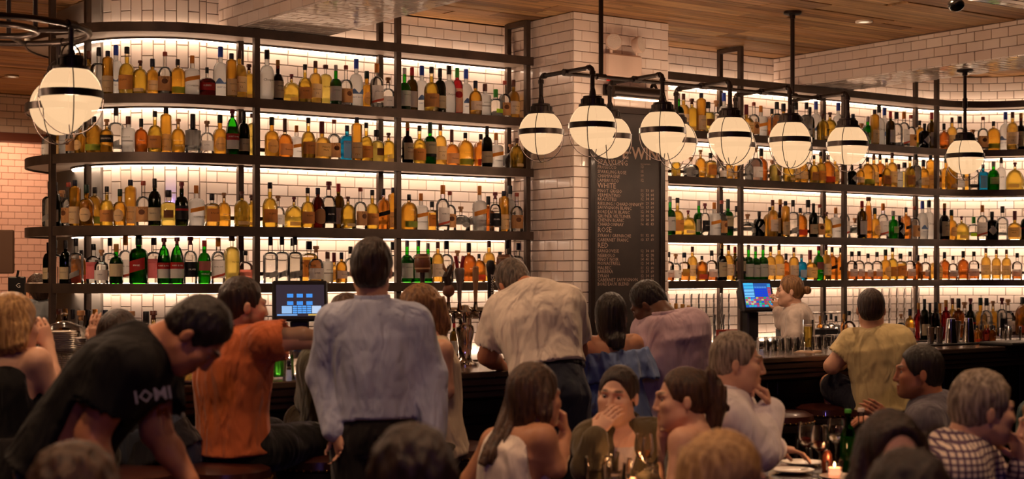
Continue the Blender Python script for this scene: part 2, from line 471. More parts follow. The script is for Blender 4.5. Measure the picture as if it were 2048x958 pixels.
# beams running from the wall into the room, tiled on all faces
def soffit_tiles(parent, x0, x1, y0, y1, z, seed):     # tiles on the underside
    rnd = random.Random(seed); L = []
    r = 0; y = y0
    while y < y1 - .01:
        h = min(TH, y1 - y); x = x0 - (TW / 2 if r % 2 else 0)
        while x < x1 - .01:
            a, b = max(x, x0), min(x + TW, x1)
            if b - a > .02: L.append((a, y, b - a - GAP, h - GAP))
            x += TW
        y += TH; r += 1
    sc = []
    for i, (x, y, w, h) in enumerate(L):
        px, py, d = proj((x + w / 2, y + h / 2, z)); sc.append((w * h / d ** 3 if d > .5 and -20 < px < 2070 and -20 < py < 300 else 0, i))
    sc.sort(reverse=True); single = {i for v, i in sc[:250] if v > 0}
    rest = MB()
    for i, (x, y, w, h) in enumerate(L):
        v, f = tile_mesh(w, h, M_tile)
        if i in single:
            o = ob('tile', tme(w, h, M_tile), parent, (x, y + h, z)); o.rotation_euler = (math.pi / 2 + rnd.uniform(-.012, .012), rnd.uniform(-.012, .012), 0)
        else: rest.add([(x + a, y + h - c, z + b) for a, b, c in v], f)
    if rest.v: tag(rest.build('tile', M_tile, parent), kind='stuff')
BZ = 3.205
for i, (x0, x1, yn, lab) in enumerate([(4.23, 4.88, 2.0, 'tiled ceiling beam above the rounded shelf end'), (9.52, 10.14, 2.0, 'tiled ceiling beam beyond the column and lamps')]):
    b = struct('beam', MB().box((x0, yn, BZ), (x1, WALLY - .01, CEIL + .01)), M_grout, lab, 'beam')
    tile_wall(b, flat(x0, WALLY - .01, -math.pi / 2), WALLY - .01 - yn, BZ, CEIL, M_tile, seed=20 + i)
    tile_wall(b, flat(x1, yn, math.pi / 2), WALLY - .01 - yn, BZ, CEIL, M_tile, seed=30 + i, limit=0)
    soffit_tiles(b, x0, x1, yn, WALLY - .02, BZ, 40 + i)
b = struct('beam', MB().box((4.90, 4.55, BZ), (9.50, 5.55, CEIL + .01)), M_grout, 'tiled ceiling beam parallel to the bar above the diners', 'beam')
soffit_tiles(b, 4.90, 9.50, 4.55, 5.55, BZ, 50)
tile_wall(b, flat(4.90, 4.55, 0), 4.6, BZ, CEIL, M_tile, limit=0)
tile_wall(b, flat(9.50, 5.55, math.pi), 4.6, BZ, CEIL, M_tile, limit=0)
# security dome on that beam
p = PZ(1912, 0, BZ); d = MB().sphere((0, 0, 0), .05, 16, 10, (1, 1, .8)); o = d.build('security_camera', mat('black_plastic', rgb(18, 16, 16), .2), None, True, (p[0], p[1], BZ - .03))
tag(o, 'small black security dome under the tiled beam', 'camera')

# far left room: tiled header, opening and pink tiled wall beyond
yf = 15.9
hd = struct('wall_far_left', MB().box((-9, yf, 3.04), (9, yf + .2, CEIL)), M_grout, 'white tiled header wall at the far left', 'wall')
tile_wall(hd, flat(2.6, yf, 0), 5.0, 3.06, CEIL, M_tile, seed=60)
hl = MB().box((-9, yf - .02, 2.97), (9, yf + .22, 3.06)).build('trim_header', mat('red_brown_lintel', rgb(120, 66, 48), .5)); tag(hl, 'red brown lintel below the white tiled header', 'trim', kind='structure')
pw = struct('wall_far_pink', MB().box((-6, 17.4, 0), (9, 17.5, CEIL)), M_grout, 'pink tiled wall seen beyond the lintel', 'wall')
tile_wall(pw, flat(3.6, 17.4, 0), 4.6, .3, 3.2, M_pink, seed=61)
# closing walls out of view
for nm, lo, hi, lab in [('wall_front', (-14, -6.1, 0), (22, -6, CEIL), 'plain wall behind the viewer'), ('wall_left', (-14.1, -6, 0), (-14, 26, CEIL), 'plain wall far to the left'),
                   ('wall_right', (22, -6, 0), (22.1, 26, CEIL), 'plain wall far to the right'), ('wall_rear', (-14, 26, 0), (22, 26.1, CEIL), 'plain wall behind the bar')]:
    struct(nm, MB().box(lo, hi), mat('warm_plaster', rgb(150, 120, 100), .8), lab)
# recessed downlight trims
dl = MB().lathe([(.0, 0), (.045, 0), (.045, -.008), (.065, -.008), (.065, .004)], 20, cap0=False, cap1=False).me('downlight', mat('downlight_trim', rgb(230, 210, 190), .4), True)
lens = MB().lathe([(.0, -.002), (.043, -.002)], 16, cap0=False, cap1=False).me('lens', mat('downlight_lens', (1, 1, 1), .4, emit=(1, .75, .5), es=1.2)); MATS['downlight_lens'].cycles.emission_sampling = 'NONE'
for i, (x, y) in enumerate(DOWNLIGHTS):
    o = ob('ceiling_downlight', dl, None, (x, y, CEIL - .004)); ob('lens', lens, o)
    tag(o, 'small round recessed downlight in the board ceiling, far-left ones added for light', 'downlight', 'recessed ceiling downlights')
p = PZ(1728, 42, CEIL)
o = ob('ceiling_downlight', dl, None, (p[0], p[1], CEIL - .004)); ob('lens', lens, o); tag(o, 'round recessed disc in the boards between the lamp stems and the tiled beam', 'downlight')
# ================================================================ shelving
SH = [3.192, 2.733, 2.357, 1.886, 1.511]     # shelf top heights
BAND, DEP = .062, .30
def arc_pts(c, r, a0, a1, n): return [(c[0] + r * math.sin(a0 + (a1 - a0) * i / n), c[1] - r * math.cos(a0 + (a1 - a0) * i / n)) for i in range(n + 1)]
def left_path(off):                            # off = distance behind the front edge
    return arc_pts(CC, .985 - off, -math.pi * .93, 0, 40) + [(5.4, SHY + .0 + off), (6.585, SHY + off)]
def right_path(off):
    r = RR + off
    return [(7.52, SHY + off), (9.4, SHY + off)] + [(RC[0] + r * math.sin(t), RC[1] + r * math.cos(t)) for t in np.linspace(0, math.pi / 2, 16)] + [(RC[0] + r, 6.7)]
def strip(path, a, b, z0, z1, mb=None):
    A, B = path(a), path(b); n = len(A); V = []; F = []
    for p, q in zip(A, B): V += [(p[0], p[1], z0), (p[0], p[1], z1), (q[0], q[1], z0), (q[0], q[1], z1)]
    for i in range(n - 1):
        k, l = 4 * i, 4 * i + 4
        F += [(k, l, l + 1, k + 1), (k + 2, k + 3, l + 3, l + 2), (k + 1, l + 1, l + 3, k + 3), (k, k + 2, l + 2, l)]
    F += [(0, 1, 3, 2), (4 * n - 4, 4 * n - 2, 4 * n - 1, 4 * n - 3)]
    return (mb or MB()).add(V, F)
def shelf_unit(name, path, label, posts):
    u = empty(name, (path(0)[len(path(0)) // 2][0], SHY, 0)); tag(u, label, 'shelving')
    inv = Matrix.Translation(-u.location)
    def put(mb, nm, m, par=u, sm=False):
        mb.v = [(x - u.location.x, y - u.location.y, z - u.location.z) for x, y, z in mb.v]
        return asm(mb, nm, m, par, ang=.5)
    for k, z in enumerate(SH):
        s = put(strip(path, 0, .012, z - BAND, z), 'shelf', M_steel)
        put(strip(path, .012, DEP, z - .02, z - .001), 'shelf_top', M_steel, s)
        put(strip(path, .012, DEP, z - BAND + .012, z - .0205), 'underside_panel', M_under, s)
        put(strip(path, DEP, DEP + .008, z - BAND, z), 'back_edge', M_steel, s)
        put(strip(path, DEP + .012, DEP + .030, z - BAND - .006, z - BAND + .008), 'led_strip', M_led, s)
        if k == 0: put(strip(path, DEP + .012, DEP + .028, z - .002, z + .012), 'led_strip', M_led2, s)
        if k > 0:
            put(strip(path, DEP + .012, DEP + .028, z - .002, z + .012), 'led_strip', M_led, s)
            put(strip(path, DEP - .006, DEP, z + .050, z + .076), 'back_rail', M_steel, s)
    for (x0, y0, x1, y1) in posts:
        for (x, y) in ((x0, y0), (x1, y1)):
            put(MB().box((x - .02, y - .02, .981), (x + .02, y + .02, CEIL - .001), .003), 'post', M_steel)
        put(MB().box((min(x0, x1) - .018, y0, CEIL - .04), (max(x0, x1) + .018, y1, CEIL - .002)), 'cross_tie', M_steel)
    return u
fy, by = SHY + .034, SHY + DEP - .02
lu = shelf_unit('shelf_unit', left_path, 'five tier black steel backlit shelving with a rounded end before the column',
     [(3.205, 9.63, 3.47, 9.71), (4.33, fy, 4.33, by), (5.42, fy, 5.42, by), (6.55, fy, 6.55, by)])
ru = shelf_unit('shelf_unit', right_path, 'five tier black steel backlit shelving beyond the column curving at its end',
     [(7.56, fy, 7.56, by), (8.76, fy, 8.76, by), (10.03, fy, 10.03, by), (11.30, fy, 11.30, by), (12.02, 7.6, 12.3, 7.6)])
# grey panel closing the back of the return leg
pn = MB().box((3.56, 9.72, .95), (3.59, 10.75, CEIL - .01)).build('wall_shelf_return', mat('grey_panel', rgb(150, 140, 132), .3)); tag(pn, 'grey panel behind the return of the rounded shelves', 'wall', kind='structure')

# ================================================================ lamps
M_opal = mat('lit_opal_glass', (0, 0, 0), .35, emit=(1.0, .61, .32), es=1.0, spec=0.)
def leak(m, fac):                                           # opal glass passes part of the bulb's light straight through
    nt = m.node_tree; out = nt.nodes['Material Output']; src = out.inputs[0].links[0].from_socket
    tr = nt.nodes.new('ShaderNodeBsdfTransparent'); mx = nt.nodes.new('ShaderNodeMixShader'); mx.inputs[0].default_value = fac
    nt.links.new(src, mx.inputs[1]); nt.links.new(tr.outputs[0], mx.inputs[2]); nt.links.new(mx.outputs[0], out.inputs[0])
leak(M_opal, .25); M_opal.cycles.emission_sampling = 'NONE'
GR = .146
def ring_pts(rx, zt, zb, ang, n=36):
    c = (zt + zb) / 2; h = (zt - zb) / 2
    return [(rx * math.sin(2 * math.pi * i / n) * math.cos(ang), rx * math.sin(2 * math.pi * i / n) * math.sin(ang), c + h * math.cos(2 * math.pi * i / n)) for i in range(n)]
g_me = MB().lathe([(GR * math.sin(math.pi * i / 20) if 0 < i < 20 else .001, -GR * math.cos(math.pi * i / 20)) for i in range(20)], 32).me('globe', M_opal, True)
band_me = autosmooth(MB().lathe([(GR + .001, -.018), (GR + .006, -.018), (GR + .006, .018), (GR + .001, .018)], 40, cap0=False, cap1=False).me('band', M_pipe))
h = MB().lathe([(.088, .118), (.088, .134), (.070, .134), (.070, .170), (.060, .176), (.060, .186), (.018, .190), (.018, .215)], 28, cap0=False)
for k in range(14):
    a = 2 * math.pi * k / 14; h.box((.069 * math.cos(a) - .004, .069 * math.sin(a) - .004, .136), (.069 * math.cos(a) + .004, .069 * math.sin(a) + .004, .168))
hold_me = autosmooth(h.me('holder', M_pipe))
wire_me = MB().tube(ring_pts(GR + .007, .150, -.195, 0), .0028, 6, closed=True).me('cage_wire', M_pipe, True)
loop_me = MB().tube([(.058 * math.cos(a), 0, .170 + .075 * math.sin(a)) for a in np.linspace(0, math.pi, 14)], .004, 6).me('hanging_loop', M_pipe, True)
def globe(parent, loc, rz=0., watts=26):
    o = ob('globe', g_me, parent, loc, rz)
    ob('band', band_me, o); ob('holder', hold_me, o)
    for a in (.35, .35 + math.pi / 2): ob('cage_wire', wire_me, o, rz=a)
    ob('hanging_loop', loop_me, o, rz=.9)
    l = bpy.data.lights.new('globe_bulb', 'POINT'); l.energy = watts; l.color = (1, .66, .43); l.shadow_soft_size = .05
    b = bpy.data.objects.new('globe_bulb', l); link(b, o)
    return o
PR = .0145
def elbow_pipe(pts, r=PR, rad=.03):                       # pipe with rounded elbows and fittings
    mb = MB(); out = [np.array(pts[0], float)]
    for i in range(1, len(pts) - 1):
        a, b, c = (np.array(q, float) for q in pts[i - 1:i + 2]); u = (a - b) / np.linalg.norm(a - b); w = (c - b) / np.linalg.norm(c - b)
        for t in np.linspace(0, 1, 6): out.append((1 - t) ** 2 * (b + u * rad) + 2 * t * (1 - t) * b + t * t * (b + w * rad))
        for q in (b + u * rad * 1.2, b + w * rad * 1.2):
            d = (q - b) / np.linalg.norm(q - b); mb.tube([q - d * .012, q + d * .012], r * 1.35, 10)
    out.append(np.array(pts[-1], float)); return mb.tube(out, r, 10)
def canopy(x, y, z): return MB().lathe([(.001, 0), (.065, 0), (.065, -.016), (.05, -.022), (.02, -.024), (.02, -.05)], 24, (x, y, z), cap0=False)
# linear pipe chandelier over the bar
LY, LZ = 7.52, 2.862
near, far = PW(1185, 252, 7.26), PW(1077, 270, 7.80)
xs = [PW(px, 260, 7.26)[0] for px in (1185, 1325, 1460, 1580, 1695)]
GZ = 2.505
ch = empty('pipe_chandelier', (xs[2], LY, LZ)); tag(ch, 'black pipe chandelier carrying a long double row of glowing globes over the bar', 'chandelier')
O = np.array([xs[2], LY, LZ])
def sub(pts): return [np.array(p, float) - O for p in pts]
asm(elbow_pipe(sub([(xs[0], LY, LZ), (xs[-1], LY, LZ)]), .013), 'main_pipe', M_pipe, ch)
for px_, ytop in ((1202, CEIL), (1585, CEIL)):
    x = PW(px_, 100, LY)[0]
    asm(elbow_pipe(sub([(x, LY, LZ), (x, LY, CEIL - .02)]), .016), 'stem', M_pipe, ch)
    mb = canopy(x - O[0], LY - O[1], CEIL - .001 - O[2]); asm(mb, 'canopy', M_pipe, ch)
    asm(MB().tube(sub([(x - .035, LY, LZ), (x + .035, LY, LZ)]), .021, 12), 'tee_fitting', M_pipe, ch)
for x in xs:
    asm(elbow_pipe(sub([(x, 7.26, GZ + .2), (x, 7.26, LZ + .012), (x, 7.80, LZ + .012), (x, 7.80, GZ + .2)])), 'cross_arm', M_pipe, ch)
    asm(MB().tube(sub([(x - .03, LY, LZ + .006), (x + .03, LY, LZ + .006)]), .023, 12), 'cross_fitting', M_pipe, ch)
    for y in (7.26, 7.80): globe(ch, sub([(x, y, GZ)])[0], .4 * (x * 7 % 1))
# single pendant
pp = PW(1930, 312, 7.50); gz = pp[2]
pe = empty('globe_pendant', (pp[0], 7.50, gz)); tag(pe, 'single glowing globe pendant hanging from the tiled beam', 'pendant lamp')
asm(elbow_pipe([(0, 0, .2), (0, 0, BZ - .03 - gz)], .013), 'stem', M_pipe, pe)
asm(canopy(0, 0, BZ - .002 - gz), 'canopy', M_pipe, pe)
asm(MB().tube([(0, 0, .38), (0, 0, .46)], .019, 12), 'coupling', M_pipe, pe)
globe(pe, (0, 0, 0))
# ring chandelier at the left
rc = P(-10, 57, 7.33); RRG = .45
rg = empty('ring_chandelier', (rc[0], rc[1], 2.79)); tag(rg, 'round black pipe ring chandelier with glowing globes at the left edge', 'chandelier')
for r_, nm in ((RRG, 'outer_ring'), (.20, 'inner_ring')):
    MB().tube([(r_ * math.cos(a), r_ * math.sin(a), 0) for a in np.linspace(0, 2 * math.pi, 60, endpoint=False)], .0155, 10, closed=True).build(nm, M_pipe, rg, True)
for k in range(4):
    a = math.radians(-35.66 + 90 * k); asm(MB().tube([(.2 * math.cos(a), .2 * math.sin(a), 0), (RRG * math.cos(a), RRG * math.sin(a), 0)], .013, 10), 'spoke', M_pipe, rg)
    asm(MB().tube([(.2 * math.cos(a), .2 * math.sin(a), 0), (.2 * math.cos(a), .2 * math.sin(a), CEIL - 2.79)], .012, 10), 'stem', M_pipe, rg)
gz = P(138, 190, 7.2)[2] - 2.79
for dg in (-20, 65, 150, 235):
    a = math.radians(-35.66 + dg); x, y = RRG * math.cos(a), RRG * math.sin(a)
    asm(MB().tube([(x, y, .01), (x, y, gz + .2)], .013, 10), 'drop_pipe', M_pipe, rg)
    asm(MB().tube([(x - .03 * math.sin(a), y + .03 * math.cos(a), 0), (x + .03 * math.sin(a), y - .03 * math.cos(a), 0)], .022, 12), 'fitting', M_pipe, rg)
    globe(rg, (x, y, gz), dg * .03, 60)
# ================================================================ bottles
LQ = {'amber': rgb(252, 198, 84), 'gold': rgb(255, 222, 98), 'orange': rgb(246, 164, 72), 'red_amber': rgb(212, 122, 56), 'yellow': rgb(252, 224, 112),
      'clear': (.96, .95, .92), 'frost': (.97, .96, .95), 'green': rgb(70, 170, 50), 'dgreen': rgb(74, 92, 24), 'olive': rgb(150, 128, 30), 'lime': rgb(150, 190, 40),
      'black': rgb(36, 20, 16), 'red': rgb(196, 40, 48), 'darkred': rgb(92, 20, 18), 'blue': rgb(96, 196, 226), 'pink': rgb(226, 132, 112), 'navy': rgb(28, 42, 100), 'white': (.9, .9, .9)}
def LIQ(k): return liquid('spirit_' + k, LQ[k], .35 if k == 'frost' else .0, .6 if k == 'frost' else .08 if k == 'clear' else .32)
GLS = {'clear': (.98, .98, .97), 'amber': (.95, .88, .70), 'green': rgb(96, 214, 80), 'dgreen': rgb(110, 128, 50), 'brown': rgb(150, 80, 40), 'dark': rgb(60, 46, 44), 'blue': rgb(120, 214, 236), 'olive': rgb(186, 166, 70), 'navy': rgb(44, 56, 110)}
def GL(k): return glassy('bottle_glass_' + k, GLS[k])
CAPC = {'black': rgb(26, 22, 24), 'navy': rgb(22, 24, 48), 'blue': rgb(34, 66, 168), 'brown': rgb(96, 50, 36), 'cork': rgb(176, 128, 84), 'copper': rgb(160, 70, 52), 'orange': rgb(206, 126, 34),
        'red': rgb(178, 34, 40), 'gold': rgb(176, 124, 48), 'silver': rgb(170, 160, 158), 'green': rgb(60, 150, 50), 'white': rgb(226, 216, 208), 'wine': rgb(110, 24, 36), 'teal': rgb(40, 130, 130), 'dgreen': rgb(30, 52, 40)}
def CM(k): return mat('cap_' + k, CAPC[k], .4)
LBC = {'cream': rgb(240, 218, 176), 'white': rgb(246, 238, 232), 'tan': rgb(206, 150, 96), 'green': rgb(150, 178, 70), 'orange': rgb(226, 142, 44), 'red': rgb(190, 40, 36), 'black': rgb(30, 26, 28), 'blue': rgb(110, 140, 190), 'gold': rgb(206, 156, 66), 'grey': rgb(150, 146, 142),
       'coral': rgb(222, 96, 64), 'pink': rgb(214, 110, 110), 'brown': rgb(120, 76, 46), 'lime': rgb(170, 214, 40), 'navy': rgb(40, 50, 100)}
def paper(k):
    m = mat('label_paper_' + k, LBC[k], .55, noise=(tuple(c * .86 for c in LBC[k]), 60.)); return m
def LM(k):                                                   # paper lets some of the back light through
    m = paper(k)
    if not m.get('tl'):
        m['tl'] = 1; nt = m.node_tree; out = nt.nodes['Material Output']; src = out.inputs[0].links[0].from_socket
        t = nt.nodes.new('ShaderNodeBsdfTranslucent'); t.inputs[0].default_value = (*LBC[k], 1); mx = nt.nodes.new('ShaderNodeMixShader'); mx.inputs[0].default_value = .45
        nt.links.new(src, mx.inputs[1]); nt.links.new(t.outputs[0], mx.inputs[2]); nt.links.new(mx.outputs[0], out.inputs[0])
    return m
INK = {'dark': mat('ink_dark', rgb(44, 30, 26), .6), 'white': mat('ink_white', rgb(240, 232, 224), .6), 'red': mat('ink_red', rgb(168, 40, 34), .6), 'blue': mat('ink_blue', rgb(60, 80, 150), .6), 'gold': mat('ink_gold', rgb(190, 140, 60), .5)}

# type: name, words, radius/height, body top, shoulder top, neck ratio, squareness, glass, liquid, fill, cap, cap start, cap ratio, labels, print
# label: (colour, z0, z1, half arc deg, shape)  shape: r rect, o oval, s slanted
BT = {
 'gg': ('vodka_bottle', 'frosted blue-capped vodka bottle', .128, .50, .70, .30, 2, 'clear', 'frost', .93, 'blue', .80, .34, [('blue', .27, .38, 60, 'h')], [('GREY GOOSE', .055, .20, 'blue')]),
 'fr': ('vodka_bottle', 'frosted white tall vodka bottle', .125, .52, .70, .32, 2, 'clear', 'frost', .93, 'black', .82, .36, [], [('Chopin', .09, .40, 'dark')]),
 're': ('rye_bottle', 'tall straight gold rye bottle', .110, .80, .86, .40, 2, 'amber', 'amber', .90, 'navy', .875, .42, [('cream', .05, .42, 75, 'r')], [('REDEMPTION', .03, .30, 'dark'), ('rye', .08, .15, 'gold')]),
 'bu': ('whiskey_bottle', 'domed amber whiskey bottle with green band label', .195, .55, .78, .22, 2.6, 'amber', 'amber', .80, 'black', .84, .26, [('green', .07, .24, 65, 'r')], [('BULLEIT', .05, .42, 'gold')]),
 'bo': ('whiskey_bottle', 'domed amber whiskey bottle with orange band label', .195, .55, .78, .22, 2.6, 'amber', 'orange', .80, 'black', .84, .26, [('coral', .07, .26, 65, 'r')], [('BULLEIT', .05, .42, 'gold')]),
 'bl': ('whiskey_bottle', 'round-shouldered amber bottle with white label', .165, .50, .72, .26, 2, 'amber', 'amber', .82, 'navy', .78, .34, [('white', .14, .40, 80, 'r')], [('BONDED', .045, .28, 'dark')]),
 'sq': ('bourbon_bottle', 'squat round amber bourbon bottle', .19, .52, .76, .22, 2.3, 'amber', 'gold', .82, 'brown', .84, .28, [('cream', .06, .16, 40, 'r')], []),
 'sd': ('bourbon_bottle', 'wide domed yellow bourbon bottle', .28, .36, .74, .15, 2, 'amber', 'yellow', .80, 'wine', .84, .18, [('cream', .07, .20, 36, 'r')], []),
 'ti': ('vodka_bottle', 'clear copper-capped vodka bottle with tan label', .140, .50, .66, .27, 2, 'clear', 'clear', .62, 'copper', .90, .34, [('tan', .08, .42, 75, 'r'), ('brown', .24, .36, 26, 'o')], [("Tito's", .07, .385, 'dark')]),
 'cb': ('liqueur_bottle', 'square-shouldered frosted liqueur bottle with orange slanted strip', .165, .58, .68, .28, 3, 'clear', 'frost', .90, 'orange', .80, .30, [('orange', .36, .46, 62, 's')], [('COMBIER', .06, .22, 'dark')]),
 'mi': ('bourbon_bottle', 'amber bottle with cream oval label and foil neck', .155, .50, .66, .32, 2, 'amber', 'amber', .85, 'dgreen', .80, .36, [('cream', .10, .44, 52, 'o')], [("MICHTER'S", .035, .27, 'dark')]),
 'ma': ('scotch_bottle', 'tall amber scotch bottle with white label', .132, .56, .72, .30, 2, 'clear', 'amber', .84, 'brown', .84, .32, [('white', .14, .46, 75, 'r')], [('MACALLAN', .035, .33, 'dark'), ('12', .06, .24, 'dark')]),
 'he': ('cognac_bottle', 'bulb-shaped cognac bottle with long brown capsule', .175, .40, .62, .22, 2.2, 'amber', 'orange', .60, 'brown', .66, .26, [('cream', .08, .36, 70, 'r')], [('Hennessy', .06, .22, 'dark')]),
 'rn': ('whiskey_bottle', 'round gold whiskey bottle with tan label', .148, .46, .66, .27, 2, 'amber', 'gold', .80, 'black', .86, .32, [('tan', .10, .40, 72, 'r')], [('ELIJAH', .05, .30, 'dark')]),
 'wn': ('wine_bottle', 'dark green wine bottle with dark capsule', .118, .56, .74, .32, 2, 'dgreen', 'dgreen', .80, 'black', .80, .35, [('cream', .10, .38, 75, 'r')], [('NAVARRO', .03, .26, 'dark')]),
 'w2': ('liqueur_bottle', 'olive glass bottle with red capsule and pale label', .118, .58, .74, .32, 2, 'olive', 'olive', .80, 'red', .82, .35, [('white', .10, .46, 60, 'r')], []),
 'gb': ('scotch_bottle', 'green glass scotch bottle with white label', .130, .52, .66, .30, 2, 'green', 'dgreen', .62, 'silver', .85, .32, [('white', .10, .46, 75, 'r')], [('LAPHROAIG', .03, .36, 'dark')]),
 'jm': ('whiskey_bottle', 'deep green whiskey bottle with cream label', .130, .54, .68, .32, 2, 'green', 'dgreen', .66, 'dgreen', .74, .36, [('cream', .26, .54, 75, 'r'), ('black', .19, .26, 75, 'r')], [('JAMESON', .045, .46, 'dark')]),
 'ye': ('liqueur_bottle', 'square yellow bottle with slender neck', .135, .66, .78, .22, 3.2, 'clear', 'yellow', .80, 'brown', .90, .42, [], [('MEYER', .05, .45, 'dark')]),
 'sy': ('bourbon_bottle', 'faceted yellow decanter bottle', .185, .56, .68, .28, 3, 'clear', 'yellow', .64, 'black', .80, .40, [('brown', .22, .44, 34, 'r')], []),
 'mm': ('bourbon_bottle', 'squat red-wax bourbon bottle with cream label', .195, .38, .60, .24, 3, 'clear', 'amber', .70, 'wine', .68, .30, [('cream', .08, .42, 70, 'r')], [("Maker's", .065, .32, 'dark'), ('Mark', .065, .24, 'dark')]),
 'bs': ('gin_bottle', 'sky blue square gin bottle with pale label', .19, .60, .74, .24, 3.4, 'blue', 'blue', .80, 'navy', .84, .28, [('white', .08, .56, 34, 'r')], [('BOMBAY', .035, .50, 'blue')]),
 'br2': ('whiskey_bottle', 'part-full amber whiskey bottle with yellow label', .175, .52, .68, .28, 2.4, 'clear', 'orange', .30, 'navy', .82, .38, [('gold', .16, .42, 40, 'r')], []),
 'pt': ('tequila_bottle', 'stubby clear tequila bottle with ball cork', .31, .42, .66, .16, 2.6, 'clear', 'clear', .60, 'cork', .78, .28, [('grey', .14, .36, 30, 'o')], []),
 'wl': ('gin_bottle', 'squat clear bottle with white label and cork', .175, .50, .66, .28, 2.3, 'clear', 'clear', .62, 'cork', .82, .36, [('white', .10, .40, 70, 'r')], [('LUNA', .05, .27, 'dark')]),
 'wo': ('whiskey_bottle', 'clear bottle with low brown spirit and white label', .165, .52, .68, .28, 2.3, 'clear', 'red_amber', .30, 'black', .82, .34, [('white', .12, .38, 62, 'r')], [('BOURBON', .04, .26, 'dark')]),
 'vl': ('gin_bottle', 'pale lilac gin bottle with white print', .155, .62, .70, .34, 2.6, 'clear', 'frost', .90, 'brown', .78, .40, [('grey', .30, .33, 60, 'r')], [('AVIATION', .045, .42, 'dark')]),
 'dk': ('amaro_bottle', 'near-black amaro bottle with cream label', .122, .50, .68, .32, 2, 'brown', 'black', .80, 'gold', .86, .34, [('cream', .10, .50, 75, 'r')], [('AMARO', .05, .38, 'dark'), ('NONINO', .04, .28, 'red')]),
 'd2': ('amaro_bottle', 'dark olive amaro bottle with red band', .130, .52, .68, .32, 2, 'dgreen', 'olive', .80, 'wine', .82, .34, [('black', .14, .46, 75, 'r'), ('red', .34, .39, 76, 'r')], []),
 'so': ('liqueur_bottle', 'squat dark red liqueur bottle', .26, .46, .66, .16, 2.2, 'clear', 'darkred', .62, 'black', .80, .20, [('red', .20, .46, 60, 'r')], [('SOLERNO', .09, .36, 'white')]),
 'tq': ('gin_bottle', 'bright green round gin bottle', .175, .54, .70, .30, 2, 'green', 'green', .70, 'silver', .82, .34, [('cream', .20, .44, 45, 'r')], [('TANQUERAY', .035, .36, 'red')]),
 'bk': ('gin_bottle', 'black apothecary gin bottle with diamond label', .20, .58, .72, .26, 2, 'dark', 'black', .60, 'black', .80, .30, [('white', .16, .50, 42, 'd')], []),
 'jw': ('scotch_bottle', 'square amber scotch bottle with slanted black label', .130, .60, .74, .28, 3.2, 'amber', 'orange', .80, 'black', .84, .32, [('black', .34, .44, 62, 's')], [('JOHNNIE WALKER', .028, .12, 'gold')]),
 'st': ('vodka_bottle', 'clear bottle of speckled spirit sealed with black wax', .168, .46, .64, .30, 2, 'clear', 'clear', .55, 'black', .62, .34, [('grey', .20, .58, 78, 'r')], []),
 'pg': ('vermouth_bottle', 'green tapered vermouth bottle with red and white label', .128, .42, .80, .30, 2, 'green', 'dgreen', .62, 'wine', .82, .34, [('white', .12, .34, 72, 'r'), ('red', .32, .46, 73, 'r')], [('PUNT E MES', .045, .39, 'white')]),
 'kt': ('vodka_bottle', 'clear tall vodka bottle with printed label and orange cap', .132, .54, .70, .34, 2, 'clear', 'clear', .72, 'orange', .80, .36, [('white', .12, .50, 66, 'r'), ('coral', .14, .19, 66, 's')], [('KETEL ONE', .035, .36, 'dark')]),
 'k2': ('tequila_bottle', 'clear bottle with dark printed label', .132, .54, .70, .34, 2, 'clear', 'clear', .62, 'wine', .82, .36, [('black', .14, .46, 66, 'r')], [('SILVER', .05, .30, 'white')]),
 'rd': ('liqueur_bottle', 'slim crimson liqueur bottle with strawberry label', .105, .64, .76, .36, 2, 'clear', 'red', .82, 'green', .80, .38, [('cream', .06, .56, 66, 'r'), ('red', .36, .50, 44, 'o')], []),
 'gc': ('gin_bottle', 'short clear bottle with green cap and lime label', .21, .56, .68, .30, 2.4, 'clear', 'clear', .60, 'green', .72, .34, [('lime', .16, .30, 36, 'r')], []),
 'cv': ('vodka_bottle', 'tall clear bottle with black cap', .140, .58, .68, .28, 2.2, 'clear', 'clear', .64, 'black', .82, .32, [('grey', .14, .26, 40, 's')], []),
 'cl': ('tequila_bottle', 'clear bottle with black lettering', .150, .52, .68, .30, 2, 'clear', 'clear', .64, 'black', .80, .36, [], [('BIG', .10, .36, 'dark'), ('GIN', .10, .24, 'dark')]),
 'br': ('bourbon_bottle', 'red-brown bourbon bottle with dark cap', .165, .52, .70, .26, 2.2, 'amber', 'red_amber', .74, 'black', .76, .32, [], [('DANIEL', .05, .34, 'white')]),
 'bw': ('bourbon_bottle', 'amber bourbon bottle with white printing', .172, .50, .72, .24, 2, 'amber', 'amber', .78, 'cork', .84, .32, [], [('Bernheim', .06, .36, 'white'), ('WHEAT', .045, .20, 'white')]),
 'bn': ('rum_bottle', 'amber rum bottle with black band label', .170, .52, .70, .26, 2, 'amber', 'amber', .76, 'cork', .82, .36, [('black', .30, .52, 75, 'r')], [('BREAKER', .07, .41, 'white')]),
 'sb': ('bourbon_bottle', 'square amber bottle with tan label', .185, .60, .72, .26, 3.2, 'clear', 'amber', .62, 'black', .80, .36, [('tan', .14, .54, 62, 'r')], [('KNOB', .08, .40, 'dark')]),
 'bt': ('liqueur_bottle', 'brown tapered liqueur bottle', .165, .40, .78, .26, 2, 'brown', 'red_amber', .80, 'navy', .84, .30, [('tan', .10, .48, 60, 'o')], []),
 'hb': ('liqueur_bottle', 'very tall tapering amber bottle', .085, .20, .88, .40, 2, 'amber', 'orange', .80, 'brown', .90, .62, [], []),
 'pk': ('gin_bottle', 'clear bottle with large red printed label', .150, .58, .70, .30, 2.6, 'clear', 'clear', .60, 'black', .84, .36, [('pink', .12, .54, 72, 'r')], [('BEEFEATER', .035, .46, 'red')]),
 'p2': ('cordial_bottle', 'clear decanter with pink cordial', .205, .50, .68, .22, 2.2, 'clear', 'pink', .42, 'black', .86, .30, [], []),
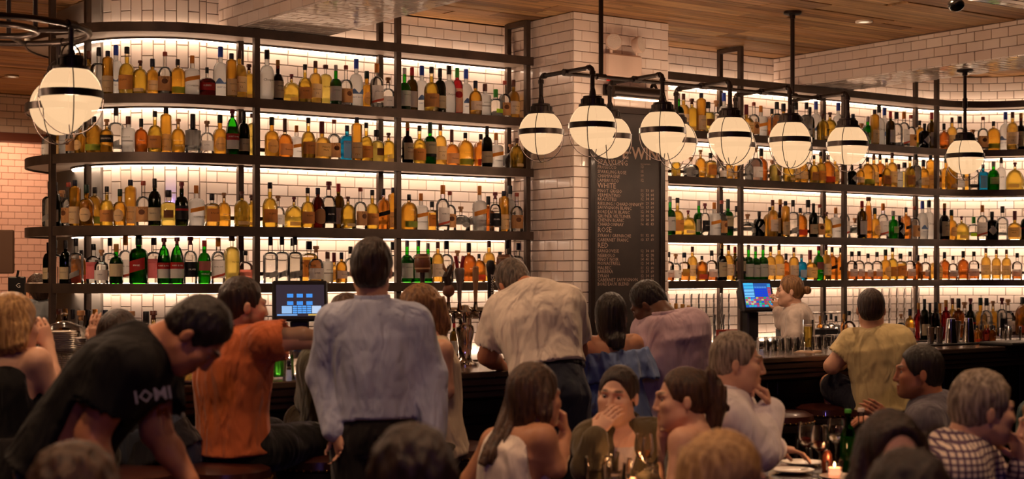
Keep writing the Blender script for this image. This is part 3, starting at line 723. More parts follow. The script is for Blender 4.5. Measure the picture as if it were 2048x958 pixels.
 'gy': ('vermouth_bottle', 'green bottle with broad cream label', .150, .52, .68, .32, 2, 'green', 'dgreen', .62, 'gold', .80, .36, [('cream', .18, .50, 75, 'r')], []),
 'g2': ('liqueur_bottle', 'lime green liqueur bottle with pale label', .130, .54, .72, .30, 2, 'green', 'lime', .80, 'red', .86, .36, [('pink', .30, .52, 66, 'r')], [('PERNOD', .045, .22, 'white')]),
 'gj': ('gin_bottle', 'large green bottle with slanted red label', .165, .60, .74, .30, 2.4, 'green', 'dgreen', .80, 'dgreen', .80, .36, [('red', .26, .50, 50, 's')], [('GINGER', .05, .38, 'white')]),
 'bsr': ('gin_bottle', 'powder blue gin bottle with pale print', .175, .58, .72, .24, 2.6, 'blue', 'blue', .80, 'grey', .84, .28, [('white', .10, .40, 40, 'r')], []),
 'gw': ('water_bottle', 'green water bottle', .135, .50, .74, .36, 2, 'green', 'green', .55, 'green', .94, .42, [], []),
 'ew': ('water_bottle', 'clear water bottle', .135, .50, .74, .36, 2, 'clear', 'clear', .30, 'white', .94, .42, [], []),
 'rb': ('liqueur_bottle', 'glossy red liqueur bottle', .13, .56, .72, .32, 2, 'clear', 'red', .85, 'gold', .82, .36, [('coral', .16, .50, 60, 'r')], []),
 'ob': ('liqueur_bottle', 'bright orange liqueur bottle', .13, .56, .72, .32, 2, 'clear', 'orange', .85, 'gold', .82, .36, [('gold', .16, .46, 60, 'r')], []),
 'nb': ('liqueur_bottle', 'navy blue liqueur bottle', .125, .56, .72, .32, 2, 'navy', 'navy', .85, 'black', .82, .36, [('white', .14, .30, 60, 'r')], []),
}
CAPC['grey'] = rgb(140, 136, 134)
def smooth01(t): return t * t * (3 - 2 * t)
def body_profile(R, zb, zs, nr, top, inset=0., fill=None):
    pts = [(max(R - inset - .06 * R, .002), inset * 1.5), (R - inset, .03 + inset)]
    def rad(z):
        if z <= zb: return R
        if z >= zs: return R * nr
        t = (z - zb) / (zs - zb); return R * (nr + (1 - nr) * math.sqrt(max(0., 1 - t ** 2.3)) * (1 - .18 * t) if t < 1 else nr)
    zz = [.03, zb * .5, zb] + [zb + (zs - zb) * t for t in (.2, .4, .6, .78, .9, 1.)] + [top]
    for z in zz[1:]:
        if fill is not None and z > fill: break
        pts.append((max(rad(z) - inset, .0015), z))
    if fill is not None: pts.append((max(rad(fill) - inset, .0015), fill))
    return pts
_bmesh_cache = {}
def bottle_meshes(t):
    if t in _bmesh_cache: return _bmesh_cache[t]
    (nm, wd, R, zb, zs, nr, sq, gk, lk, fill, ck, cz, cr, labs, prn) = BT[t]
    out = {}
    R0 = R
    out['glass'] = autosmooth(MB().lathe(body_profile(R, zb, zs, nr, min(cz + .03, .985)), 20, sq=sq, rot=math.pi / 20).me(nm, GL(gk)), 1.0)
    out['liquid'] = autosmooth(MB().lathe(body_profile(R, zb, zs, nr, 1., .035 * R + .003, fill * .96 + .02), 16, sq=sq, rot=math.pi / 16).me('liquid', LIQ(lk)), 1.0)
    c = R * cr
    cp = [(c * .94, cz), (c, cz + .008), (c, .985), (c * .9, 1.0)]
    if ck in ('cork', 'brown', 'wine') and cr < .4 and t not in ('ma', 'he', 'mm'): cp = [(c * .72, cz), (c * .72, cz + (1 - cz) * .5), (c * 1.15, cz + (1 - cz) * .52), (c * 1.15, .99), (c, 1.0)]
    out['cap'] = autosmooth(MB().lathe(cp, 14).me('cap', CM(ck)))
    L = []
    for (k, z0, z1, half, shp) in labs:
        mb = MB(); n = 12; ha = math.radians(half)
        def rr(a):
            if sq <= 2: return R0
            cx, sx = abs(math.cos(a)), abs(math.sin(a)); return R0 * (cx ** sq + sx ** sq) ** (-1 / sq)
        V = []; F = []
        for i in range(n + 1):
            u = -1 + 2 * i / n; a = u * ha; r = rr(a - math.pi / 2) + .004 + .0015 * len(L)
            if shp == 'r': lo, hi = z0, z1
            elif shp == 'o': e = math.sqrt(max(0, 1 - u * u)); c0 = (z0 + z1) / 2; lo, hi = c0 - e * (z1 - z0) / 2, c0 + e * (z1 - z0) / 2
            elif shp == 'd': e = 1 - abs(u); c0 = (z0 + z1) / 2; lo, hi = c0 - e * (z1 - z0) / 2, c0 + e * (z1 - z0) / 2
            elif shp == 's': lo, hi = z0 + .045 * u, z1 + .045 * u
            else: lo, hi = z0, z1 - (z1 - z0) * .5 * (1 + math.sin(u * 5 + 1)) * .8     # jagged hills
            V += [(r * math.sin(a), -r * math.cos(a), lo), (r * math.sin(a), -r * math.cos(a), hi + 1e-4)]
        for i in range(n): F.append((2 * i, 2 * i + 2, 2 * i + 3, 2 * i + 1))
        L.append(mb.add(V, F).me('label', LM(k), True))
    out['label'] = L
    T = []
    for (txt, size, z, ink) in prn:
        arc = 2 * (R0 + .008); w = size * .62 * len(txt); size2 = size * min(1., arc * .95 / w)
        if sq > 2.5: me = text_mesh(txt, size2, INK[ink], 'CENTER', 'lettering', .0)
        else: me = text_mesh(txt, size2, INK[ink], 'CENTER', 'lettering', .0, R0 + .0085)
        T.append((me, z, -(R0 + .008) if sq > 2.5 else 0))
    out['text'] = T
    _bmesh_cache[t] = out; return out
ORD = ['first', 'second', 'third', 'fourth', 'fifth', 'sixth', 'seventh', 'eighth', 'ninth', 'tenth', 'eleventh', 'twelfth', 'thirteenth', 'fourteenth', 'fifteenth', 'sixteenth', 'seventeenth', 'eighteenth', 'nineteenth', 'twentieth']
def ordinal(n):
    if n <= 20: return ORD[n - 1]
    tens = ['', '', 'twenty', 'thirty', 'forty', 'fifty'][n // 10]; r = n % 10
    return tens + '-' + ORD[r - 1] if r else tens[:-1] + 'ieth'
NB = 0
def bottle(t, loc, H, rz, label, group, fat=1.):
    global NB; NB += 1
    M = bottle_meshes(t); nm = BT[t][0]
    o = ob(nm, M['glass'], None, loc, rz); o.scale = (H * fat, H * fat, H)
    ob('liquid', M['liquid'], o); ob('cap', M['cap'], o)
    for l in M['label']: ob('label', l, o)
    for me, z, y in M['text']: ob('lettering', me, o, (0, y, z))
    cat = nm.replace('_', ' '); tag(o, label, cat, group); return o
ROWS = {
 ('L', 0): "105:120:cl 145:104:ti 157:110:wl 178:97:ma 198:95:cv 213:104:re 232:87:gg 254:94:rn 278:123:sq 305:116:bl 330:104:ti 355.5:116:bu 384.5:112:cb 414:135:so 441:91.6:gg 463:107:re 479:101.5:ma 498:126:sq 534:100:fr 555.6:118:dk 583:144:sd 610:129:rn 631:122:ma 651:126.5:ye 671.6:131:gb 692:131:ti 712.5:116:gg 733.4:140:mi 753.6:129:kt 776:155:wl 809:136:gb 824:133:w2 843.6:128:gg 863:136:rn 880:137:wn 898:130:fr 914.4:135:rd 932:136:gg 951:164:bl 970:168:vl 991.4:177.5:gc 1009.4:159:ti 1027:156:ma",
 ('L', 1): "97:250:wl 117:240:re 130:244:vl 143:240:ti 160:247:mi 188.6:233:bu 213.5:240:bn 232.3:211:cv 256.7:233:vl 282.4:238:br 309.8:223:rn 332:215:re 356.6:238:bw 385.7:228:st 414:241:wl 440:228:mi 464.7:221:pg 487.6:223:wn 505.7:225:ye 543.5:234.5:mi 569.7:235:he 593:248:cb 616.6:237:rn 643.6:243:mm 668:237:ti 694:248:bs 713.7:236.5:re 732.5:245.5:rn 753:258:sy 777:264:sq 815:244.6:dk 839:251.6:rn 860:244:jm 880.7:245.5:ma 903.4:256:he 930.6:263.6:bu 956.6:265:bo 974:254:wn 992:263:cb 1013.8:286:pt 1036:278:sq",
 ('L', 2): "84:412:pt 100:363:cv 111:366:wn 124:380:wl 137:365:ti 150:361.6:re 173:371:mi 189.5:373:bu 213.6:373:rn 240:379:mi 261:359:re 286.6:362:ti 309.3:358:wn 337:380:sy 363.3:365:d2 392.4:371:cb 424:387:sb 448:385:bw 483.7:383:sq 503:390:sq 540:365:rn 556:389.5:wl 588:393:sd 615.4:376.5:rn 635.6:376:bt 657.6:363:k2 677:366:w2 696:394:sq 720.8:375:ti 744.5:380:rn 767:377:jw 786.7:374:re 818:389:bu 842:386:cb 864:402:sb 885.6:371.5:kt 899.5:382:ti 921.7:412:pt 944.6:414:pt 961.6:373:cb 974:391:br 990.4:384.5:k2 1007.7:382:re 1020:370:fr 1036:386:ti",
 ('L', 3): "97:485:wn 110:481:cv 131:481:wn 152:476.6:cv 163:500:bo 187:488:pk 203:500:wl 212:475:cv 232.6:488:gy 251:471:kt 277.5:471:gj 302.7:475:pk 328:476:pg 354:475:pg 380.7:473:k2 408.6:481:g2 436.4:475:kt 463.5:473:ye 490.4:501.5:p2 541:474.6:cv 564:473:cv 577:475:cv 590:474:cv 610:482:sb 632:492:wl 655:504:vl 668:505:mm 683:505:bl 701:493:cl 786:484:cl 814:481:gb 836.4:480:gb 856:486:gb 875.7:484.5:ma 893:482:cl 914.7:501:wl 937.5:486:br 958:508:bo 978:481:ma 1000:503.6:cl 1015:481:cl 1036:486:cv",
 ('R', 0): "1357:187:gb 1367:186:ma 1383.6:195:sq 1402.5:187:re 1415.5:204:sy 1432.6:200:wl 1443:182:gg 1473.6:206.5:bl 1492.6:208:mm 1507.6:202.7:ti 1521.7:208.5:cb 1539:215:bo 1553.7:204:cl 1567:205:bl 1592:206.5:cl 1613:205:cv 1620:213:wn 1632:200:gg 1646:229:sq 1660:225:sq 1676.5:204:gg 1706:228:bl 1722.7:246:pt 1735.6:231:tq 1747:221:re 1758:208.5:fr 1769:212:gg 1781:223:w2 1793:223:cl 1808:222:kt 1821.7:228:ti 1834:238:bu 1849:248:bk 1863.5:224:w2 1888:247:br 1904:235:ma 1919.5:231:cl 1943:258:pt 1966:234:ti 1987:242:bu 2008.5:218:gg 2025:225:ma 2042:225:dk",
 ('R', 1): "1352:322:sq 1382:318:pt 1401:300:bw 1421:306:sb 1444.5:325:wl 1459:310:ma 1475:315:bl 1497.6:312:cl 1511:292:wl 1522.5:294:br 1537:318:pt 1551:312:sy 1566:310:cl 1578:312:sq 1592:305:ma 1605.5:308:bl 1617:305:k2 1628:311:rn 1641.5:304:rn 1656:310:bo 1670:312:ma 1683:312:cl 1704:330:bk 1720.7:328:bl 1735:314.5:bu 1747.6:308:ma 1760:307.5:jw 1773:317:rn 1784:305:ma 1797:327:vl 1809:323:sy 1820:314:rn 1831:305.5:cv 1846.8:319:bl 1861:310:re 1872:310:ti 1890:310:mi 1903:318:sq 1917:320:wl 1932:318:ma 1948:318:cl 1966:328:bs 1984.6:323:tq 2002.5:314:fr 2022:325:sd 2044:312:ma",
 ('R', 2): "1340:393:gb 1355:395:rn 1376.4:420:sd 1397.5:400:gb 1410:407:k2 1428.4:405:cb 1443.3:400:ti 1456:397:jm 1473.2:411:cl 1495:427:pt 1518.4:422:bk 1532:413:bu 1545.4:400.7:ma 1558:397:dk 1571:403:re 1586:400:cv 1600.5:415:bo 1616:399:cl 1627:407:wn 1639.5:408:ti 1653:423:sq 1669:414:cb 1684:406:kt 1710:435:pt 1724:403:w2 1737:391.5:hb 1749.6:416:mi 1766:407:kt 1786.4:422:tq 1799:431:bk 1812:414:jw 1829.2:412:ti 1844.8:401.5:gg 1858:399:fr 1870:402.5:fr 1889:407:dk 1903:419:mi 1923:432:sd 1944.8:433:gc 1964.7:411:kt 1984:423:bk 2002.5:412:cl 2021.5:422:mm 2043:416:d2",
 ('R', 3): "1337:504:wo 1351.5:508:wl 1368.5:505:br2 1384.7:493:ma 1403.8:512:bo 1423.3:501:wo 1443.7:487:dk 1457:489:ma 1470:493:w2 1481:489:jm 1497:489:gb 1511:493:gb 1526:489:gb 1541:493:ma 1558:489:ma 1572:507:br 1587.8:495:ma 1603:508.5:bsr 1620:500:mm 1637.4:491:g2 1652:489:ma 1664:494:jw 1678.8:495:jw 1703.7:503:wo 1718:502:wo 1736:507:wo 1754:504:wo 1771:499:mi 1785:495:rn 1801:507:sb 1820:503:wo 1836:510:br 1851:507.5:wo 1870.5:501.5:mm 1889:504:br 1906:512:wo 1926.3:502:br 1947.8:503:wo 1971.7:496:ma 1992.6:499:ma 2013:499:ma 2034.4:506:wo",
}
ROWN = ['top', 'second', 'third', 'fourth']
def place_on(side, px, off):
    """point on the shelf path (off behind the front edge) seen at pixel column px"""
    path = left_path(off) if side == 'L' else right_path(off)
    best = None
    for a, b in zip(path[:-1], path[1:]):
        pa, pb = proj((*a, 2))[0], proj((*b, 2))[0]
        if (pa - px) * (pb - px) <= 0 and pa != pb:
            t = (px - pa) / (pb - pa); x, y = a[0] + t * (b[0] - a[0]), a[1] + t * (b[1] - a[1])
            # correct for perspective with a few bisection steps
            lo, hi = 0., 1.
            for _ in range(20):
                m = (lo + hi) / 2; x, y = a[0] + m * (b[0] - a[0]), a[1] + m * (b[1] - a[1])
                v = proj((x, y, 2))[0]
                if (v < px) == (pa < pb): lo = m
                else: hi = m
            d = proj((x, y, 2))[2]
            if best is None or d < best[2]: best = (x, y, d)
    return best
rb = random.Random(11)
for (side, k), txt in ROWS.items():
    ent = [e.split(':') for e in txt.split()]; n = len(ent); base = SH[k + 1]
    prevp = None
    items = []
    for i, (px, top, t) in enumerate(ent):
        px, top = float(px), float(top); off = .10 + rb.uniform(-.02, .03)
        q = place_on(side, px, off)
        if q is None: continue
        ztop = CAMZ + (HORIZ - top) / FPX * q[2]; H = max(.17, min(.375, ztop - base)); R = BT[t][2] * H
        items.append([q[0], q[1], t, H, R, i, px, off])
    # slide or slim clashing neighbours so that they never intersect
    posts = [(4.33, fy), (5.42, fy), (6.55, fy), (7.56, fy), (8.76, fy), (10.03, fy), (11.30, fy), (3.205, 9.63)]
    posts += [(x, by) for x, _ in posts[:-1]] + [(3.47, 9.71)]
    done = []
    for b in items:
        ok = False
        for fat in (1.14, 1.06, .98, .9, .82):
            for dpx in (0, 2.5, -2.5, 5, -5, 8):
                for off in (b[7], .07, .13, .16, .19):
                    q = place_on(side, b[6] + dpx, off); R = b[4] * fat * (1.12 if BT[b[2]][6] > 2.3 else 1.)
                    if not q or off + R > DEP - .01 or off - R < .014: continue
                    if any(math.hypot(c[0] - q[0], c[1] - q[1]) < c[4] + R + .001 for c in done[-6:]): continue
                    if any(math.hypot(max(abs(q[0] - u) - .02, 0), max(abs(q[1] - w) - .02, 0)) < R + .001 for u, w in posts): continue
                    b[0], b[1], b[7] = q[0], q[1], fat; b[4] = R; ok = True; break
                if ok: break
            if ok: break
        if ok: done.append(b)
    items = done
    for x, y, t, H, R, i, px, fat in items:
        rank = (n - i) if side == 'L' else i + 1
        lab = f"{BT[t][1]}, {ordinal(rank)} {'before' if side == 'L' else 'beyond'} the column, {ROWN[k]} row"
        # labels look along the room-side normal, a little turned at random; on curves they follow the shelf
        ang = rb.uniform(-.35, .2)
        if side == 'L' and x < CC[0]: ang += -math.atan2(CC[0] - x, CC[1] - y)*.75
        if side == 'R' and x > RC[0]: ang += -math.atan2(x - RC[0], y - RC[1])
        bottle(t, (x, y, base + .0005), H, ang, lab, f"bottles in the {ROWN[k]} row {'before' if side == 'L' else 'beyond'} the column", fat)
# ================================================================ bar counters
M_top = mat('dark_metal_counter', rgb(96, 78, 68), .22, .55, noise=(rgb(78, 62, 54), 3.))
M_apron = mat('counter_moulding', rgb(84, 66, 54), .4, .2)
M_chrome = mat('polished_steel', rgb(200, 190, 182), .12, 1.)
M_black = mat('matt_black', rgb(26, 23, 23), .45)
M_clear = glassy('clear_drinking_glass', (.99, .985, .98), .86, .8)
M_white = mat('white_ceramic', rgb(232, 220, 206), .25)
CT = 1.07; BF, BB = 6.35, 7.08
bar = empty('bar_counter', (5, 6.7, 0)); tag(bar, 'long dark bar counter with stepped edge and panelled front', 'bar counter')
def rel(mb, o): mb.v = [(x - o.location.x, y - o.location.y, z - o.location.z) for x, y, z in mb.v]; return mb
rel(MB().box((-2, BF, CT - .035), (10.9, BB, CT), .006), bar).build('counter_top', M_top, bar)
for i, (y, z0, z1) in enumerate([(BF + .015, CT - .075, CT - .036), (BF + .03, CT - .105, CT - .076), (BF + .05, CT - .14, CT - .106)]):
    rel(MB().box((-2, y, z0), (10.9, y + .2, z1), .006), bar).build('edge_moulding', M_apron, bar)
rel(MB().box((-2, 6.62, 0), (10.9, BB - .06, CT - .037)), bar).build('body', M_dark, bar)
x = -1.9
while x < 10.6:
    p = MB(); x1 = x + .82
    for lo, hi in [((x, 6.595, .18), (x + .09, 6.62, .90)), ((x1 - .09, 6.595, .18), (x1, 6.62, .90)), ((x + .09, 6.595, .81), (x1 - .09, 6.62, .90)), ((x + .09, 6.595, .18), (x1 - .09, 6.62, .27)), ((x + .13, 6.603, .31), (x1 - .13, 6.62, .77))]:
        p.box(lo, hi, .005)
    rel(p, bar).build('front_panel', M_dark, bar); x += .86
rel(MB().tube([(-2, 6.48, .2), (10.9, 6.48, .2)], .022, 12), bar).build('foot_rail', mat('aged_brass', rgb(150, 110, 60), .3, 1.), bar, True)
for k in range(9): rel(MB().tube([(-1.5 + 1.5 * k, 6.48, .2), (-1.5 + 1.5 * k, 6.63, .26)], .014, 8), bar).build('rail_bracket', MATS['aged_brass'], bar, True)
# back bar
BT0 = .98
def back_bar(xa, xb, label, rounded):
    bb = empty('back_bar', ((xa + xb) / 2, 8.9, 0)); tag(bb, label, 'cabinet')
    rel(MB().box((xa, 8.50, 0), (xb, WALLY - .012, BT0 - .03)), bb).build('body', M_dark, bb)
    rel(MB().box((xa, 8.46, BT0 - .03), (xb, WALLY - .012, BT0), .004), bb).build('counter_top', M_top, bb)
    rel(MB().box((xa, WALLY - .06, BT0 + .001), (xb, WALLY - .03, BT0 + .016)), bb).build('led_strip', M_led, bb)
    if rounded:
        prof = arc_pts(CC, 1.42, -math.pi * .9, 0, 24); inn = arc_pts(CC, .62, -math.pi * .9, 0, 24); n = len(prof)
        V = [(x, y, z) for p_, q_ in zip(prof, inn) for (x, y) in (p_, q_) for z in (0, BT0)]
        F = [f for i in range(n - 1) for f in ((4 * i, 4 * i + 4, 4 * i + 5, 4 * i + 1), (4 * i + 1, 4 * i + 5, 4 * i + 7, 4 * i + 3), (4 * i + 3, 4 * i + 7, 4 * i + 6, 4 * i + 2))]
        rel(MB().add(V, F), bb).build('rounded_end', M_top, bb)
    x = xa + .05
    while x < xb - .56:
        d = rel(MB().box((x, 8.482, .12), (x + .55, 8.50, .86), .004), bb).build('door', M_dark, bb); rel(MB().tube([(x + .5, 8.465, .6), (x + .5, 8.465, .72)], .007, 8), bb).build('handle', M_chrome, d, True); x += .6
back_bar(CC[0], CX0 - .012, 'low dark back bar cabinet with rounded end before the column', True)
back_bar(CX1 + .012, 11.3, 'low dark back bar cabinet beyond the column', False)

# ================================================================ chalkboard, picture light, emergency light
BY = CY0 - .012
x0, x1 = 6.72, 7.44; z1, z0 = 2.80, 1.02
cbd = empty('wine_chalkboard', ((x0 + x1) / 2, BY, z0)); tag(cbd, 'tall framed black chalkboard wine list on the tiled column', 'chalkboard')
rel(MB().box((x0 + .04, BY - .018, z0 + .04), (x1 - .04, BY - .004, z1 - .04)), cbd).build('slate', mat('slate_black', rgb(42, 34, 31), .6, noise=(rgb(54, 44, 40), 5.)), cbd)
for lo, hi in [((x0, BY - .034, z0), (x0 + .045, BY - .003, z1)), ((x1 - .045, BY - .034, z0), (x1, BY - .003, z1)), ((x0 + .045, BY - .034, z1 - .045), (x1 - .045, BY - .003, z1)), ((x0 + .045, BY - .034, z0), (x1 - .045, BY - .003, z0 + .045))]:
    rel(MB().box(lo, hi, .004), cbd).build('frame', M_dark, cbd)
M_chalk = mat('chalk', rgb(170, 142, 126), .9)
def chalk(txt, px, py, size, align='LEFT', bold=0.):
    p = PW(px, py, BY - .0195); o = ob('lettering', text_mesh(txt, size, M_chalk, align, 'lettering', bold), cbd, Vector(tuple(p)) - cbd.location)
    return o
chalk('E\u00b7WINE', 1244, 306, .125, bold=.02)
menu = [('SPARKLING', 323.7, 1, ''), ('PROSECCO', 333.7, 0, '13'), ('SPARKLING ROSE', 343, 0, '15'), ('CHAMPAGNE', 351.5, 0, '19'), ('LAMBRUSCO', 360.5, 0, '12'), ('WHITE', 371, 1, ''),
 ('PINOT GRIGIO', 381.5, 0, '11 33 60'), ('VERMENTINO', 390, 0, '12 34 64'), ('RKATSITELI', 398, 0, '12 34 64'), ('RIESLING / CHARDONNAY', 407, 0, '10 29 54'), ('SAUVIGNON BLANC', 415, 0, '13 37 69'),
 ('BORDEAUX BLANC', 423.5, 0, '12 34 64'), ('GRUNER VELTLINER', 432, 0, '14 40 76'), ('CHENIN BLANC', 440, 0, '13 38 68'), ('CHARDONNAY', 448.5, 0, '16 45 83'), ('ROSE', 459.5, 1, ''), ('SYRAH / GRENACHE', 471, 0, '11 32 60'),
 ('CABERNET FRANC', 479.6, 0, '13 37 69'), ('RED', 491, 1, ''), ('SANGIOVESE', 502, 0, '12 34 64'), ('NEBBIOLO', 511, 0, '15 42 78'), ('PINOT NOIR', 519, 0, '14 40 76'), ('MONASTRELL', 527, 0, '12 34 64'),
 ('MALBEC', 536, 0, '11 32 60'), ('BARBERA', 543.5, 0, '13 37 69'), ('SYRAH', 552, 0, '12 34 64'), ('CABERNET SAUVIGNON', 560, 0, '14 40 76'), ('BORDEAUX BLEND', 568.5, 0, '')]
for t, py, hd, pr in menu:
    chalk(t, 1195, py, .056 if hd else .035)
    for q, xx in zip(pr.split(), (1281, 1291.5, 1301.5)): chalk(q, xx, py, .031)
chalk('GLS CARAFE BTL', 1281, 328, .013)
# picture light
pl = empty('picture_light', ((x0 + x1) / 2, BY - .12, z1 + .1)); tag(pl, 'black tubular picture light above the wine chalkboard', 'picture light')
asm(MB().lathe([(.045, -.24), (.045, .24)], 18), 'shade', M_pipe, pl).rotation_euler = (0, math.pi / 2, 0)
for sx in (-.2, .2):
    asm(elbow_pipe([(sx, .10, .02), (sx, .04, .09), (sx, -.0, .04)], .009, .02), 'bracket', M_pipe, pl)
    asm(MB().box((sx - .025, .095, -.02), (sx + .025, .117, .06), .003), 'wall_plate', M_pipe, pl)
MB().box((-.2, -.022, -.052), (.2, .022, -.042)).build('lamp_tube', mat('picture_lamp', (1, 1, 1), .4, emit=(1, .62, .38), es=4.), pl)
# emergency light
p = PW(1243, 133, CY0 - .04); em = empty('emergency_light', (p[0], CY0 - .012, p[2])); tag(em, 'white twin-head emergency light high on the tiled column', 'emergency light')
M_em = mat('white_plastic', rgb(214, 186, 168), .4)
asm(MB().box((-.17, -.07, -.085), (.17, -.001, .085), .012), 'housing', M_em, em)
MB().box((-.16, -.0715, -.12), (-.13, -.05, -.086)).build('indicator', mat('red_indicator', rgb(190, 40, 30), .4, emit=rgb(220, 30, 20), es=.4), em)
for sx, yaw in ((-.115, -.5), (.125, .35)):
    h = empty('x'); COL.objects.unlink(h); bpy.data.objects.remove(h)
    hd = asm(MB().lathe([(.02, -.05), (.05, -.035), (.062, .0), (.062, .02), (.055, .024)], 24), 'lamp_head', M_em, em, (sx, -.075, .165)); hd.rotation_euler = (math.pi / 2 - .15, 0, yaw)
    asm(MB().lathe([(.001, .02), (.054, .0245)], 20), 'lens', mat('ribbed_lens', rgb(230, 214, 200), .2, bump=.5, bscale=120), hd)
    asm(MB().tube([(sx, -.045, .08), (sx, -.05, .12)], .012, 10), 'swivel', M_em, em)

# ================================================================ point-of-sale terminals
def color_mesh(name, quads, parent, loc, es=1.0):
    """flat print of coloured rectangles that glow (a screen), in the x-z plane facing -y"""
    v = []; f = []; c = []
    for (x0, z0, x1, z1, col, lift) in quads:
        k = len(v); v += [(x0, -lift, z0), (x1, -lift, z0), (x1, -lift, z1), (x0, -lift, z1)]; f.append((k, k + 1, k + 2, k + 3)); c.append(col)
    me = mesh(name, v, f); at = me.color_attributes.new('Col', 'FLOAT_COLOR', 'CORNER')
    for i, col in enumerate(c):
        for k in range(4): at.data[4 * i + k].color = (*col, 1)
    m = MATS.get('screen_print')
    if m is None:
        m = bpy.data.materials.new('screen_print'); m.use_nodes = True; nt = m.node_tree; b = nt.nodes['Principled BSDF']
        a = nt.nodes.new('ShaderNodeVertexColor'); a.layer_name = 'Col'
        nt.links.new(a.outputs[0], b.inputs['Emission Color']); b.inputs['Emission Strength'].default_value = es
        b.inputs['Base Color'].default_value = (.02, .02, .02, 1); b.inputs['Roughness'].default_value = .15; MATS['screen_print'] = m; m.cycles.emission_sampling = 'NONE'
    me.materials.append(m); return ob(name, me, parent, loc)
M_pos = mat('charcoal_plastic', rgb(44, 40, 40), .35)
def terminal(px, py, W, yaw, quads, label, w=.36, h=.27, base_z=BT0):
    p = PW(px, py, W); t = empty('pos_terminal', (p[0], W, base_z), yaw); tag(t, label, 'pos terminal')
    zc = p[2] - base_z
    tilt = .22
    s = empty('y'); bpy.data.objects.remove(s)
    hd = asm(MB().box((-w / 2, -.03, -h / 2), (w / 2, .02, h / 2), .012), 'monitor', M_pos, t, (0, 0, zc)); hd.rotation_euler = (-tilt, 0, 0)
    asm(MB().box((-w / 2 + .04, .02, -h / 2 + .03), (w / 2 - .04, .09, h / 2 - .06), .02), 'rear_housing', M_pos, hd)
    color_mesh('screen', quads, hd, (0, -.031, 0))
    asm(MB().box((-.06, .02, .03), (.06, .10, zc - h / 2 + .06), .01), 'stand', M_pos, t)
    asm(MB().box((-.13, -.08, 0), (.13, .16, .035), .01), 'base', M_pos, t)
    return t
q = [(-.155, -.105, .155, .105, rgb(52, 42, 52), 0)]
B1 = rgb(70, 150, 240)
for r_ in range(2):
    for c_ in range(3): q.append((-.085 + .062 * c_, .02 - .05 * r_ + .0, -.045 + .062 * c_, .045 - .05 * r_, B1, .001))
q += [(-.12, -.085, -.055, -.035, rgb(150, 190, 235), .001), (.075, -.085, .135, -.035, rgb(190, 210, 240), .001), (-.15, -.1, -.02, -.09, rgb(120, 170, 230), .001), (.05, -.1, .15, -.09, rgb(220, 180, 90), .001)]
for r_ in range(4):
    for c_ in range(4): q.append((-.05 + .031 * c_, -.085 + .0135 * r_, -.022 + .031 * c_, -.0745 + .0135 * r_, rgb(90, 165, 245), .0015))
terminal(600, 603, 8.66, math.radians(-24), q, 'dark touch terminal with blue keypad before the column')
rq = random.Random(5); q = [(-.15, -.1, .15, .1, rgb(40, 90, 170), 0)]
for r_ in range(7): q.append((-.145, -.095 + .026 * r_ + .02, -.04, -.074 + .026 * r_ + .02, rgb(120, 200, 250) if r_ < 5 else rgb(70, 190, 240), .001))
for r_ in range(5):
    for c_ in range(5): q.append((-.03 + .027 * c_, -.01 + .017 * r_, -.006 + .027 * c_, .004 + .017 * r_, rgb(20, 60, 220) if r_ < 4 else rgb(80, 140, 220), .001))
pal = [rgb(60, 170, 80), rgb(200, 60, 60), rgb(60, 170, 220), rgb(220, 200, 90), rgb(40, 90, 200), rgb(60, 190, 180), rgb(190, 70, 120)]
for r_ in range(5):
    for c_ in range(10): q.append((-.145 + .0288 * c_, -.095 + .0165 * r_, -.119 + .0288 * c_, -.082 + .0165 * r_, rq.choice(pal), .0015))
for r_ in range(8): q.append((.112, -.01 + .013 * r_, .146, .0 + .013 * r_, rq.choice(pal), .0015))
terminal(1511, 592, 8.66, math.radians(-2), q, 'dark touch terminal with colourful order screen beyond the column')
# cash drawer and framed card below it
p = PZ(1535, 690, BT0); cd = empty('cash_drawer', (9.02, 8.62, BT0)); tag(cd, 'black cash drawer under the colourful terminal', 'cash drawer')
asm(MB().box((.03, -.14, .001), (.43, .2, .13), .008), 'housing', M_pos, cd); asm(MB().box((.05, -.148, .015), (.41, -.139, .075), .003), 'drawer_front', M_pos, cd)
asm(MB().box((.08, -.1475, .1), (.13, -.1405, .108)), 'nameplate', M_chrome, cd)
p = PW(1475, 653, 8.40)
fc = empty('framed_card', (p[0], 8.52, BT0)); tag(fc, 'small red framed card standing below the terminal', 'sign')
for lo, hi in [((-.11, -.01, 0), (-.095, .01, .15)), ((.095, -.01, 0), (.11, .01, .15)), ((-.095, -.01, .135), (.095, .01, .15)), ((-.095, -.01, 0), (.095, .01, .015))]:
    asm(MB().box(lo, hi, .002), 'frame', mat('red_frame', rgb(160, 66, 50), .4), fc)
asm(MB().box((-.095, -.004, .015), (.095, .004, .135)), 'card', mat('grey_card', rgb(120, 112, 100), .5, noise=(rgb(176, 168, 150), 90.)), fc)

